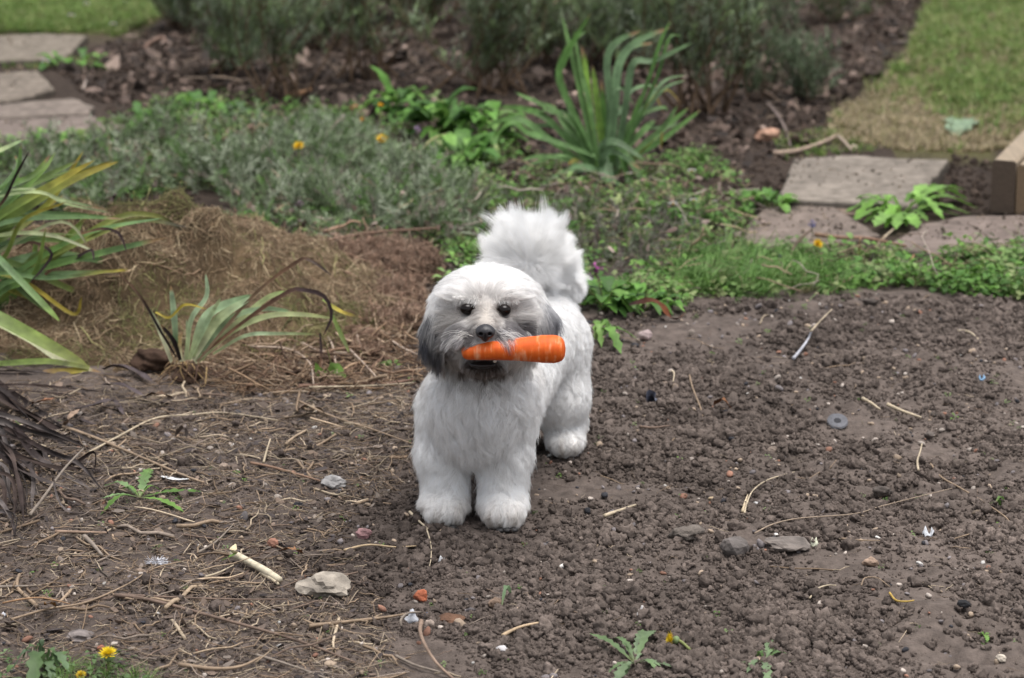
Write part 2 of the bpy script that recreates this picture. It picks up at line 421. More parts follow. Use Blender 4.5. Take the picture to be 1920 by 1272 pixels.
# little bits of leaf and bark in the foreground left litter
chip = [src_mesh('chip', *rock(1.0, 80+s, 1, 0.5, (1.3, 0.7, 0.12)), M['istraw'], False) for s in range(5)]
P = sample_poly([LIT_L], 3500); n = len(P); P[:, 2] += 0.003
scatter('bark_litter', P, np.column_stack([0.35*rng.normal(size=(n, 2)), rng.random(n)*6.28]), 0.0034*np.exp(0.45*rng.normal(size=n)),
        pick_cols([(0.10, 0.075, 0.06), (0.15, 0.11, 0.085), (0.05, 0.04, 0.038), (0.19, 0.155, 0.13)], n, 0.25, [4, 2, 4, 1]), chip)
# coarse soil of the shrub bed and round the slabs
P = sample_poly([[(310, -60), (320, 48), (215, 74), (120, 110), (90, 130), (180, 190), (240, 240), (560, 300), (1100, 500), (1400, 480), (1480, 380), (1460, 300), (1560, 225), (1700, 110), (1770, -60)], [(1720, 380), (1790, 290), (1860, 300), (1860, 400)], [(-60, 270), (250, 235), (400, 400), (-60, 470)], [(400, 400), (900, 440), (800, 640), (380, 700)], [(800, 440), (1110, 480), (1130, 610), (800, 650)], [(-400, 60), (-60, 60), (-60, 720), (-400, 800)], [(1800, 380), (2300, 380), (2300, 500), (1800, 480)]], 44000); n = len(P)
r = np.clip(0.0042*np.exp(0.5*rng.normal(size=n)), 0.002, 0.016); P[:, 2] += 0.3*r
scatter('bed_crumbs', P, rng.random((n, 3))*6.28, r, pick_cols([(0.055, 0.041, 0.033), (0.075, 0.056, 0.045), (0.04, 0.03, 0.025)], n, 0.25), [src_mesh('crumb', *crumb(s), M['crumb']) for s in range(31, 37)])
# back bed: dry leaf litter
BED_A = [(310, -60), (320, 48), (215, 74), (165, 110), (100, 130), (200, 190), (330, 205), (560, 225), (700, 250), (940, 300), (960, 340), (1080, 350), (1300, 270), (1330, 330), (1480, 300), (1560, 240), (1700, 100), (1770, -60)]
P = sample_poly([BED_A], 9000); n = len(P); sc = 0.008*np.exp(0.5*rng.normal(size=n)); P[:, 2] += 0.006*rng.random(n)
scatter('leaf_litter', P, np.column_stack([0.6*rng.normal(size=(n, 2)), rng.random(n)*6.28]), sc,
        pick_cols([(0.12, 0.084, 0.067), (0.19, 0.14, 0.115), (0.062, 0.046, 0.038), (0.3, 0.225, 0.185), (0.03, 0.023, 0.02)], n, 0.3, [4, 2, 5, 0.5, 5]), chip)
straw_lay('twig_litter', [BED_A], 1500, 0.06, [(0.14, 0.1, 0.075), (0.08, 0.06, 0.05), (0.26, 0.2, 0.15)], zr=0.015, tilt=0.2)

# =================================================================== lawns
def tuft_src(name, seed, k, h, w, lean, mat):
    q = np.random.default_rng(seed); V = []; F = []
    for i in range(k):
        a = q.random()*6.28; b = q.random(2)*0.012-0.006; L = h*(0.55+0.6*q.random()); le = lean*(0.3+q.random())
        d = np.array([math.cos(a), math.sin(a), 0]); s = np.array([-d[1], d[0], 0])*w/2
        p0 = np.array([b[0], b[1], -0.004]); p1 = p0+d*le*L*0.35+np.array([0, 0, L*0.6]); p2 = p0+d*le*L+np.array([0, 0, L*(1-0.35*le)])
        j = len(V); V += [p0-s, p0+s, p1-s*0.9, p1+s*0.9, p2]; F += [(j, j+1, j+3, j+2), (j+2, j+3, j+4)]
    return src_mesh(name, np.array(V), F, mat)
tufts = [tuft_src('tuft', 100+i, 9, 0.042, 0.0032, 0.8, M['ileaf']) for i in range(6)]
def lawn(name, polys, n, pal, palw, size=1.0, dry=None):
    P = sample_poly(polys, n); n = len(P); c = pick_cols(pal, n, 0.18, palw)
    if dry is not None:
        px, py = proj(P); d = dry(px, py)+0.35*vnoise(P[:, 0], P[:, 1], 0.25, 61)+0.25*vnoise(P[:, 0], P[:, 1], 0.06, 62)
        m = rng.random(n) < np.clip(d, 0, 1); c[m] = pick_cols([(0.34, 0.275, 0.175), (0.42, 0.345, 0.235), (0.25, 0.225, 0.11)], m.sum(), 0.2)
        sz = np.where(m, 0.6, 1.0)
    else: sz = 1.0
    return scatter(name, P, np.column_stack([0.2*rng.normal(size=(n, 2)), rng.random(n)*6.28]), size*sz*(0.7+0.6*rng.random(n)), c, tufts)
GREENS = [(0.14, 0.215, 0.05), (0.18, 0.25, 0.07), (0.25, 0.265, 0.11), (0.10, 0.17, 0.04)]
lawn('lawn_grass', [LAWN_R], 26000, GREENS, [3, 3, 2, 2], 0.8, lambda px, py: 0.42*np.exp(-((px-1640)/130)**2-((py-205)/60)**2)+0.6*np.exp(-((py-275)/40)**2)+0.55)
lawn('lawn_grass', [LAWN_L], 15000, GREENS, [4, 3, 1.5, 2], 0.8, lambda px, py: 0.35*np.exp(-((px-240)/60)**2-((py-40)/30)**2)+0.10)
lawn('edge_grass', [[(-60, 112), (100, 108), (180, 122), (150, 132), (-60, 138)], [(1420, 260), (1560, 245), (1640, 285), (1480, 300)]], 500, GREENS, None, 0.5, lambda px, py: 0.4+0*px)

# =================================================================== paving slabs
def slab(name, outline, top, thick, col, label, group, stain=0.0, seed=0):
    """stone slab from the outline of its top face in the photograph"""
    q = np.random.default_rng(seed)
    top_z = top; C = np.array([PZ(a, b, top_z)[:2] for a, b in outline])
    pts = []
    for i in range(len(C)):
        a, b = C[i], C[(i+1) % len(C)]; k = max(3, int(np.linalg.norm(b-a)/0.025))
        for j in range(k): pts.append(a+(b-a)*j/k)
    pts = np.array(pts); ctr = pts.mean(0); pts = pts+0.0025*q.normal(size=pts.shape); m = len(pts)
    rings = [(1.0, -thick), (1.0, -0.007), (0.985, -0.0015), (0.96, 0.0)] + [(s, 0.0) for s in (0.8, 0.6, 0.4, 0.2)]
    V = []
    for s, dz in rings:
        xy = ctr+(pts-ctr)*s; z = top_z+dz+(0.0016*vnoise(xy[:, 0]*1.0, xy[:, 1], 0.05, seed) if dz > -0.002 else 0)
        V.append(np.column_stack([xy, np.broadcast_to(z, m)]))
    V.append(np.array([[ctr[0], ctr[1], top_z]])); V = np.vstack(V)
    F = [(r_*m+j, r_*m+(j+1) % m, (r_+1)*m+(j+1) % m, (r_+1)*m+j) for r_ in range(len(rings)-1) for j in range(m)]
    F += [((len(rings)-1)*m+j, (len(rings)-1)*m+(j+1) % m, len(V)-1) for j in range(m)]
    nz = 0.7*vnoise(V[:, 0], V[:, 1], 0.12, seed+5)+0.5*vnoise(V[:, 0], V[:, 1], 0.04, seed+6)
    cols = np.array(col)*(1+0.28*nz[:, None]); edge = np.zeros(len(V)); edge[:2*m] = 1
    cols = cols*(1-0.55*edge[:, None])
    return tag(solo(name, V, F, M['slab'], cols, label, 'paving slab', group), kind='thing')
GP = 'slabs of the garden path'
slab('paving_slab', [(-90, 72), (80, 62), (163, 66), (122, 108), (-90, 118)], 0.025, 0.045, (0.155, 0.132, 0.106), 'pale stone slab bordering the daisy-dotted lawn, farthest of its path', GP, seed=1)
slab('paving_slab', [(-90, 142), (70, 132), (104, 166), (40, 184), (-90, 202)], 0.02, 0.04, (0.155, 0.13, 0.106), 'stone slab with a blunt pointed end, between the lawn-edge slab and the cracked one', GP, seed=2)
slab('paving_slab', [(-90, 206), (60, 189), (140, 184), (178, 200), (168, 212), (60, 218), (-90, 222)], 0.026, 0.04, (0.16, 0.132, 0.112), 'narrow upper piece of a cracked stone slab', GP, seed=3)
slab('paving_slab', [(-90, 226), (60, 222), (172, 215), (238, 236), (180, 252), (120, 264), (-90, 272)], 0.022, 0.04, (0.155, 0.125, 0.108), 'wide lower piece of a cracked stone slab behind the strap-leaved clump', GP, seed=4)
slab('paving_slab', [(1488, 296), (1600, 290), (1690, 296), (1782, 299), (1742, 345), (1716, 386), (1600, 378), (1460, 372)], 0.026, 0.04, (0.18, 0.155, 0.13), 'raised grey-brown slab just below the dry lawn edge', GP, seed=5)
slab('paving_slab', [(1375, 442), (1440, 385), (1560, 385), (1652, 440), (1560, 458), (1440, 462)], 0.012, 0.04, (0.15, 0.12, 0.102), 'low brownish slab in front of the raised grey-brown slab', GP, seed=6)
slab('paving_slab', [(1655, 465), (1725, 420), (1810, 404), (2000, 402), (2000, 462), (1800, 478)], 0.012, 0.04, (0.16, 0.127, 0.11), 'pinkish brown slab beside the timber beam ends', GP, seed=7)
slab('paving_slab', [(1465, 379), (1500, 376), (1620, 382), (1640, 398), (1570, 402), (1480, 395)], 0.010, 0.03, (0.16, 0.12, 0.095), 'sunken dark strip of slab tucked under the raised grey slab', GP, seed=8)

# grit and crumbs that lie on the slabs
gp = []
for (po, tz, k_) in (([(1500, 300), (1760, 302), (1700, 378), (1480, 368)], 0.026, 90), ([(1400, 440), (1450, 392), (1550, 392), (1630, 440), (1560, 454)], 0.012, 110), ([(1680, 462), (1730, 424), (1960, 406), (1960, 460)], 0.012, 120), ([(-60, 230), (160, 222), (225, 238), (120, 258), (-60, 266)], 0.022, 60), ([(-60, 146), (70, 138), (96, 164), (-60, 196)], 0.02, 40), ([(-60, 76), (150, 70), (118, 104), (-60, 112)], 0.025, 40)):
    q_ = sample_poly([po], k_); q_[:, 2] = tz+0.001; gp.append(q_)
gp = np.vstack(gp); n = len(gp)
scatter('slab_grit', gp, rng.random((n, 3))*6.28, np.clip(0.0026*np.exp(0.5*rng.normal(size=n)), 0.0012, 0.008), pick_cols([(0.06, 0.045, 0.036), (0.10, 0.08, 0.065), (0.2, 0.16, 0.12)], n, 0.25), [src_mesh('crumb', *crumb(s), M['crumb']) for s in range(41, 44)])
# =================================================================== timber beams
m, nn, ll, b = mat_base('timber')
at = nn.new('ShaderNodeAttribute'); at.attribute_name = 'col'
tc = nn.new('ShaderNodeTexCoord'); mp = nn.new('ShaderNodeMapping'); mp.inputs['Scale'].default_value = (60, 3, 60)
ll.new(tc.outputs['Object'], mp.inputs[0]); nz = nn.new('ShaderNodeTexNoise'); nz.inputs['Scale'].default_value = 2.5; nz.inputs['Detail'].default_value = 5
ll.new(mp.outputs[0], nz.inputs['Vector']); mr = nn.new('ShaderNodeMapRange'); mr.inputs['To Min'].default_value = 0.55; mr.inputs['To Max'].default_value = 1.4
ll.new(nz.outputs['Fac'], mr.inputs['Value']); vm = nn.new('ShaderNodeVectorMath'); vm.operation = 'SCALE'
ll.new(at.outputs['Color'], vm.inputs[0]); ll.new(mr.outputs[0], vm.inputs['Scale']); ll.new(vm.outputs[0], b.inputs['Base Color'])
bp = nn.new('ShaderNodeBump'); bp.inputs['Strength'].default_value = 0.4; bp.inputs['Distance'].default_value = 0.003; ll.new(nz.outputs['Fac'], bp.inputs['Height']); ll.new(bp.outputs[0], b.inputs['Normal'])
b.inputs['Roughness'].default_value = 0.8; M['timber'] = m
def beam(p0, d, length, w, h, endcol, topcol, label):
    d = unit(np.array(d, float)); s = np.array([d[1], -d[0], 0]); V = []; F = []; C = []
    prof = [(0.004, 0), (w-0.004, 0), (w, 0.004), (w, h-0.005), (w-0.005, h), (0.005, h), (0, h-0.005), (0, 0.004)]
    ys = np.linspace(0, length, 14); k = len(prof)
    for y in ys:
        for a, z in prof:
            V.append(p0+d*y+s*(a+0.0012*rng.normal())+np.array([0, 0, z+0.001*rng.normal()])); C.append(topcol)
    F = [(i*k+j, (i+1)*k+j, (i+1)*k+(j+1) % k, i*k+(j+1) % k) for i in range(len(ys)-1) for j in range(k)]
    e0 = len(V)                                    # sawn end grain gets its own verts
    for a, z in prof: V.append(p0-d*0.0004+s*a+np.array([0, 0, z])); C.append(endcol)
    F.append(tuple(range(e0, e0+k))[::-1]); F.append(tuple((len(ys)-1)*k+j for j in range(k)))
    return solo('timber_beam', V, F, M['timber'], np.array(C), label, 'timber beam', 'timber beams at the lawn edge', False)
b0 = PZ(1856, 398, 0.008); dirb = PZ(1930, 228, 0.13)-PZ(1857, 300, 0.13); dirb[2] = 0
beam(b0, dirb, 1.6, 0.052, 0.115, (0.075, 0.052, 0.036), (0.25, 0.195, 0.135), 'timber beam with dark weathered end grain, next to bare soil')
sb = unit(np.array([dirb[1], -dirb[0], 0.]))
beam(b0+sb*0.055-unit(dirb)*0.002, dirb, 1.6, 0.06, 0.108, (0.17, 0.115, 0.068), (0.26, 0.20, 0.135), 'timber beam with fresh tan sawn end, outer of the pair')
# =================================================================== the dog
def smin(a, b, k):
    h = np.clip(0.5+0.5*(b-a)/k, 0, 1); return b*(1-h)+a*h-k*h*(1-h)
class SDF:
    def __init__(s): s.p = []
    def ell(s, c, r, k=0.02, R=None): s.p.append(('e', np.array(c, float), np.array(r, float), k, R)); return s
    def cap(s, a, b, ra, rb, k=0.02): s.p.append(('c', np.array(a, float), np.array(b, float), (ra, rb), k)); return s
    def cut(s, c, r, k=0.006): s.p.append(('x', np.array(c, float), np.array(r, float), k, None)); return s
    def __call__(s, P):
        d = None
        for q in s.p:
            if q[0] == 'c':
                _, a, b, (ra, rb), k = q; ab = b-a; t = np.clip(((P-a)@ab)/(ab@ab), 0, 1)
                e = np.linalg.norm(P-a-t[..., None]*ab, axis=-1)-(ra+(rb-ra)*t)
            else:
                _, c, r, k, R = q; v = P-c
                if R is not None: v = v@R
                k0 = np.linalg.norm(v/r, axis=-1); k1 = np.linalg.norm(v/(r*r), axis=-1); e = k0*(k0-1)/np.maximum(k1, 1e-9)
                if q[0] == 'x': d = -smin(-d, e, k); continue
            d = e if d is None else smin(d, e, k)
        return d
    def normal(s, P, h=0.001):
        g = np.stack([s(P+np.eye(3)[i]*h)-s(P-np.eye(3)[i]*h) for i in range(3)], -1); return unit(g)
def surface_nets(f, lo, hi, h):
    lo = np.array(lo); n = np.ceil((np.array(hi)-lo)/h).astype(int)+1
    g = np.stack(np.meshgrid(*[lo[i]+h*np.arange(n[i]) for i in range(3)], indexing='ij'), -1); val = f(g)
    ins = val < 0; cs = [(i, j, k) for i in (0, 1) for j in (0, 1) for k in (0, 1)]
    sl = lambda A, c: A[c[0]:A.shape[0]-1+c[0], c[1]:A.shape[1]-1+c[1], c[2]:A.shape[2]-1+c[2]]
    cnt = sum(sl(ins, c).astype(int) for c in cs); act = (cnt > 0) & (cnt < 8)
    acc = np.zeros(act.shape+(3,)); num = np.zeros(act.shape)
    for a in cs:
        for ax in range(3):
            if a[ax]: continue
            b = list(a); b[ax] = 1; va, vb = sl(val, a), sl(val, tuple(b)); cr = (va < 0) != (vb < 0)
            t = np.where(cr, va/np.where(cr, va-vb, 1), 0); p = np.broadcast_to(np.array(a, float), act.shape+(3,)).copy(); p[..., ax] += t
            acc += p*cr[..., None]; num += cr
    idx = -np.ones(act.shape, int); idx[act] = np.arange(act.sum()); ij = np.argwhere(act)
    V = lo+h*(ij+acc[act]/num[act][:, None]); F = []
    for ax in range(3):
        o1, o2 = [(1, 2), (2, 0), (0, 1)][ax]
        a = np.moveaxis(ins, [ax, o1, o2], [0, 1, 2]); I = np.moveaxis(idx, [ax, o1, o2], [0, 1, 2])
        e = (a[:-1] != a[1:])[:, 1:-1, 1:-1]; q = np.argwhere(e)
        if not len(q): continue
        i, j, k = q[:, 0], q[:, 1]+1, q[:, 2]+1
        quad = np.stack([I[i, j-1, k-1], I[i, j, k-1], I[i, j, k], I[i, j-1, k]], 1)
        fl = ~a[i, j, k]; quad[fl] = quad[fl][:, ::-1]; F.append(quad)
    return V, np.vstack(F)
dog_s = SDF()
RF = PZ(834, 972, 0.0); LF = PZ(943, 978, 0.0); LH = PZ(1060, 850, 0.0)     # paws on the ground
Yf = RF[1]+0.03
# torso, chest, neck
dog_s.cap(PY(905, 745, 3.90), PY(998, 628, 4.15), 0.076, 0.070)
dog_s.ell(PY(899, 764, 3.855), (0.074, 0.072, 0.086), 0.03)
dog_s.cap(PY(905, 720, 3.845), PY(912, 610, 3.82), 0.064, 0.058, 0.03)
# front legs
for paw, px in ((RF, 833), (LF, 943)):
    Yp = paw[1]
    a = np.array([paw[0], Yp+0.022, 0.04])
    dog_s.cap(PY(px+9 if px < 900 else px+2, 770, Yp+0.06), PY(px, 850, Yp+0.035), 0.040, 0.034, 0.02)
    dog_s.cap(PY(px, 850, Yp+0.035), a, 0.034, 0.031, 0.015)
    dog_s.ell([paw[0], Yp+0.002, 0.020], (0.034, 0.042, 0.020), 0.015)
    for q in (-0.018, -0.006, 0.006, 0.018): dog_s.ell([paw[0]+q, Yp-0.026+abs(q)*0.35, 0.014], (0.008, 0.015, 0.011), 0.006)
# hind legs
vh = np.array([-0.100*0.961, 0.100*0.276, 0])
for o in (np.zeros(3), vh):
    dog_s.cap(PY(1038, 650, 4.17)+o, PY(1045, 745, 4.15)+o, 0.056, 0.044, 0.03)
    dog_s.cap(PY(1045, 745, 4.15)+o, PY(1062, 800, 4.20)+o, 0.044, 0.027, 0.02)
    dog_s.cap(PY(1062, 800, 4.20)+o, np.array([LH[0], LH[1]+0.02, 0.035])+o, 0.027, 0.024, 0.02)
    dog_s.ell(np.array([LH[0], LH[1]-0.005, 0.022])+o, (0.029, 0.040, 0.022), 0.015)
# tail curled up over the back
tl = [PY(1036, 585, 4.19), PY(1042, 535, 4.22), PY(1024, 497, 4.21), PY(998, 480, 4.16), PY(972, 486, 4.10)]
for a, b, ra, rb in zip(tl[:-1], tl[1:], (0.028, 0.022, 0.020, 0.018), (0.022, 0.020, 0.018, 0.014)): dog_s.cap(a, b, ra, rb, 0.015)
# head
dog_s.ell(PY(914, 588, 3.805), (0.079, 0.073, 0.066), 0.025)
dog_s.ell(PY(912, 632, 3.79), (0.072, 0.060, 0.042), 0.02)
dog_s.ell(PY(909, 626, 3.712), (0.038, 0.045, 0.023), 0.016)
dog_s.ell(PY(884, 635, 3.704), (0.026, 0.040, 0.017), 0.010); dog_s.ell(PY(936, 635, 3.704), (0.026, 0.040, 0.017), 0.010)
dog_s.ell(PY(908, 682, 3.745), (0.030, 0.040, 0.013), 0.012)
dog_s.cap(PY(909, 590, 3.74), PY(910, 612, 3.69), 0.017, 0.015, 0.012)
for px in (876, 945): dog_s.ell(PY(px+(-4 if px < 900 else 4), 553, 3.762), (0.024, 0.018, 0.009), 0.014)
# ears hanging
dog_s.cap(PY(846, 565, 3.815), PY(818, 608, 3.80), 0.016, 0.012, 0.02); dog_s.cap(PY(818, 608, 3.80), PY(806, 638, 3.79), 0.013, 0.010, 0.010)
dog_s.cap(PY(984, 560, 3.83), PY(1018, 596, 3.81), 0.017, 0.014, 0.02); dog_s.cap(PY(1018, 596, 3.81), PY(1024, 616, 3.81), 0.014, 0.011, 0.010)
EYES = [PY(876, 579, 3.735), PY(945, 581, 3.735)]
# push each eye onto the surface
for i, e in enumerate(EYES):
    d = unit(-ray(876 if i == 0 else 945, 580)); p = e.copy()-d*0.06
    for _ in range(200):
        if dog_s(p[None])[0] > 0: break
        p = p+d*0.001
    EYES[i] = p
for e in EYES: dog_s.cut(e+np.array([0, -0.004, 0]), (0.0105, 0.0095, 0.0095), 0.005)
bv, bf = surface_nets(dog_s, (-0.24, 3.58, -0.012), (0.20, 4.32, 0.47), 0.0055)
dog = thing('dog', 'small white shaggy dog with grey muzzle and ear tips standing on bare soil', 'dog', (0.0, 3.95, 0.0))

# carrot: axis and radius, needed where the coat parts round it
CA, CB = PY(866, 659.5, 3.676), PY(1060, 655, 3.655)
CL = np.linalg.norm(CB-CA); CD = (CB-CA)/CL
def carrot_r(t):
    return np.interp(t, [0, 0.015, 0.05, 0.2, 0.45, 0.62, 0.78, 0.88, 0.93, 0.965, 0.985, 0.996, 1.0], [0.004, 0.0092, 0.0118, 0.0130, 0.0148, 0.0168, 0.0190, 0.0193, 0.0184, 0.0160, 0.0125, 0.0075, 0.003])
def fur_col(px, py, P):
    n = len(px); c = np.tile(np.array([0.955, 0.94, 0.92]), (n, 1))
    hd = P[:, 1] < 3.93
    c[hd & (py < 715)] = np.array([0.91, 0.885, 0.86])
    def blend(w, rgb): 
        w = np.clip(w, 0, 1)[:, None]; c[:] = c*(1-w)+np.array(rgb)*w
    g = lambda cx, cy, rx, ry: np.exp(-(((px-cx)/rx)**2+((py-cy)/ry)**2))
    nz = vnoise(px, py*0.4, 9, 5)*1.0
    inhead = hd & (py < 728)
    face = np.where(inhead, 1.0, 0.0)
    blend(face*0.9*g(910, 600, 82, 36), (0.56, 0.51, 0.46))
    blend(face*(1.6+1.4*nz)*g(869, 628, 32, 26), (0.065, 0.058, 0.058))
    blend(face*(1.6+1.4*nz)*g(957, 625, 39, 28), (0.065, 0.058, 0.06))
    blend(face*0.75*g(846, 600, 14, 22), (0.52, 0.48, 0.44))
    blend(face*(0.95+nz)*g(911, 561, 18, 13), (0.16, 0.14, 0.13))
    blend(face*0.5*g(911, 545, 46, 14), (0.50, 0.47, 0.45))
    blend(face*1.1*g(910, 594, 20, 22), (0.46, 0.415, 0.37))
    for ex in (876, 945): blend(face*1.5*g(ex, 580, 20, 13), (0.13, 0.11, 0.10))
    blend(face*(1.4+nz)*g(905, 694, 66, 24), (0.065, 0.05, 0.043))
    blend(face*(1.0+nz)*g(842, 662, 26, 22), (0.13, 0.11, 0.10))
    ear = np.where(hd, 1.0, 0)*sstep(838, 828, px+8*nz)*(py < 690)
    blend(ear*sstep(572, 606, py+26*nz)*(1.05+0.5*nz), (0.03, 0.03, 0.036))
    ear2 = np.where(hd, 1.0, 0)*sstep(1000, 1010, px+6*nz)*(py < 650)*(py > 520)
    blend(ear2*sstep(545, 592, py+20*nz)*(0.9+0.6*nz), (0.13, 0.13, 0.15))
    low = sstep(0.05, 0.005, P[:, 2]); blend(low*(0.6+0.9*nz), (0.44, 0.375, 0.315))
    return c
bpx, bpy_ = proj(bv)
m_skin = mat_attr('dog_skin', rough=0.9, var=0.05, spec=0.1)
body = mk('body', bv, bf, m_skin, dog, fur_col(bpx, bpy_, bv)*0.9)
# ---- coat: strands of hair rooted on the body
m_hair, hn, hl, hb = mat_base('dog_coat')
hn.remove(hb)
hp = hn.new('ShaderNodeBsdfHairPrincipled'); hp.model = 'CHIANG'; hp.parametrization = 'COLOR'
hp.inputs['Roughness'].default_value = 0.45; hp.inputs['Radial Roughness'].default_value = 0.7; hp.inputs['Random Roughness'].default_value = 0.2; hp.inputs['Coat'].default_value = 0.0
ha = hn.new('ShaderNodeAttribute'); ha.attribute_name = 'haircol'
hl.new(ha.outputs['Color'], hp.inputs['Color'])
hd_ = hn.new('ShaderNodeBsdfDiffuse'); hl.new(ha.outputs['Color'], hd_.inputs['Color'])
hm = hn.new('ShaderNodeMixShader'); hm.inputs[0].default_value = 0.40
hl.new(hp.outputs[0], hm.inputs[1]); hl.new(hd_.outputs[0], hm.inputs[2]); hl.new(hm.outputs[0], hn['Material Output'].inputs['Surface'])
def surf_samples(n):
    tri = np.vstack([bf[:, [0, 1, 2]], bf[:, [0, 2, 3]]]); a, b, c = bv[tri[:, 0]], bv[tri[:, 1]], bv[tri[:, 2]]
    ar = np.linalg.norm(np.cross(b-a, c-a), axis=1); i = rng.choice(len(tri), n, p=ar/ar.sum())
    u, v = rng.random(n), rng.random(n); s = u+v > 1; u[s], v[s] = 1-u[s], 1-v[s]
    return a[i]+(b[i]-a[i])*u[:, None]+(c[i]-a[i])*v[:, None]
def carrot_push(p):
    t = np.clip((p-CA)@CD/CL, 0, 1); q = CA+t[:, None]*CL*CD; v = p-q; d = np.linalg.norm(v, axis=1); r = carrot_r(t)+0.0012
    m = d < r; p = p.copy(); p[m] = q[m]+v[m]/np.maximum(d[m], 1e-6)[:, None]*r[m][:, None]; return p
def coat(name, R, Nn, D, L, lift, clump, nclump, frizz, rad, cols, npt=7, grav=0.0, wave=0.0, cvar=0.12):
    n = len(R); t = np.linspace(0, 1, npt)
    pts = np.zeros((n, npt, 3)); pts[:, 0] = R-Nn*0.001; lf = np.broadcast_to(lift, n)
    ph = noise3(R, 0.012, 3)*9; side = unit(np.cross(D, Nn)+1e-6)
    for k in range(1, npt):
        u = t[k]
        d = Nn*(lf*(1-u)**1.5)[:, None]+D*(0.35+u)+np.array([0, 0, -1.0])*(np.broadcast_to(grav, n)*u)[:, None]+side*(wave*np.sin(ph+u*5.5))[:, None]
        pts[:, k] = pts[:, k-1]+unit(d)*(L/(npt-1))[:, None]
    g = rng.choice(n, min(nclump, n), replace=False); kd = kdtree.KDTree(len(g))
    for i, j in enumerate(g): kd.insert(R[j], i)
    kd.balance()
    near = np.array([g[kd.find(p)[1]] for p in R])
    cf = 1+cvar*rng.normal(size=n); cols = cols*np.clip(cf[near], 0.6, 1.15)[:, None]
    cl = np.clip(clump*(0.7+0.6*rng.random(n)), 0, 0.95)
    for k in range(1, npt):
        w = (cl*t[k]**1.2)[:, None]; tgt = pts[near, k]+(R-R[near])*0.25
        pts[:, k] = pts[:, k]*(1-w)+tgt*w
    fz = rng.normal(size=(n, 3)); pts += frizz*fz[:, None, :]*(t**1.5)[None, :, None]*L[:, None, None]
    pts[:, :, 2] = np.maximum(pts[:, :, 2], 0.0015+H(pts[:, :, 0], pts[:, :, 1]))
    sh = pts.shape; pts = carrot_push(pts.reshape(-1, 3)).reshape(sh)
    off = OFF[dog.name]
    hc = bpy.data.hair_curves.new(name); hc.add_curves([npt]*n)
    hc.attributes['position'].data.foreach_set('vector', (pts-off).astype(np.float32).ravel())
    ra = hc.attributes.get('radius') or hc.attributes.new('radius', 'FLOAT', 'POINT')
    ra.data.foreach_set('value', (rad*np.broadcast_to(np.clip(1.15-t**2, 0.12, 1), (n, npt))).astype(np.float32).ravel())
    ca = hc.attributes.new('haircol', 'FLOAT_COLOR', 'CURVE'); ca.data.foreach_set('color', np.column_stack([np.clip(cols, 0.005, 0.975), np.ones(n)]).astype(np.float32).ravel())
    hc.materials.append(m_hair)
    o = bpy.data.objects.new(name, hc); COL.objects.link(o); o.parent = body; OFF[o.name] = off
    return o
NH = 260000
R = surf_samples(NH); Nn = dog_s.normal(R); hx, hy = proj(R)
ok = R[:, 2] > 0.004
for e in EYES: ok &= np.linalg.norm(R-e, axis=1) > 0.0102
nose_c = PY(910, 621, 3.664)
ok &= np.linalg.norm((R-nose_c)/np.array([1.1, 1, 1]), axis=1) > 0.0155
tC = (R-CA)@CD/CL; dC = np.linalg.norm(R-CA-np.clip(tC, 0, 1)[:, None]*CL*CD, axis=1)
ok &= dC > carrot_r(np.clip(tC, 0, 1))+0.001
mouthc = PY(905, 684, 3.70); ok &= np.linalg.norm((R-mouthc)/np.array([1.7, 1, 0.8]), axis=1) > 0.013
R, Nn, hx, hy = R[ok], Nn[ok], hx[ok], hy[ok]
isT = np.zeros(len(R), bool); 
dt = np.min([np.linalg.norm(R-(a+(b-a)*u), axis=1) for a, b in zip(tl[:-1], tl[1:]) for u in (0, .25, .5, .75, 1)], axis=0)
isT = (dt < 0.032) & (R[:, 1] > 4.0) & (hy < 590)
isH = (R[:, 1] < 3.92) & (hy < 712) & ~isT & (R[:, 2] > 0.205)
face = isH
tang = lambda d, nn_: unit(d-nn_*np.sum(d*nn_, axis=1)[:, None])
n = len(R)
cols = fur_col(hx, hy, R); cols *= np.clip(1+0.09*rng.normal(size=(n, 1)), 0.7, 1.25)
# body
m = ~isT & ~isH
ob = R[m]; nb = Nn[m]
d = np.tile(np.array([0.0, 0.10, -1.0]), (m.sum(), 1)); d[:, 0] += 1.5*vnoise(ob[:, 0]+ob[:, 1], ob[:, 2], 0.028, 71); d[:, 1] += 0.8*vnoise(ob[:, 0]-ob[:, 1], ob[:, 2], 0.03, 72)
paw = sstep(0.06, 0.02, ob[:, 2]); d += paw[:, None]*np.array([0, -0.5, -0.1])
dn = tang(d, nb); Lb = 0.0225*(1-0.40*paw)*(0.65+0.6*rng.random(m.sum())); Lb *= np.where(ob[:, 1] > 4.02, 0.72, 1.0)
Lb *= 1+0.5*np.exp(-((proj(ob)[0]-900)/90)**2-((proj(ob)[1]-780)/70)**2)
coat('fur_coat', ob, nb, dn, Lb, 1.0, 0.66, 4200, 0.10, 0.00020, cols[m], 7, 0.10, 0.7, 0.06)
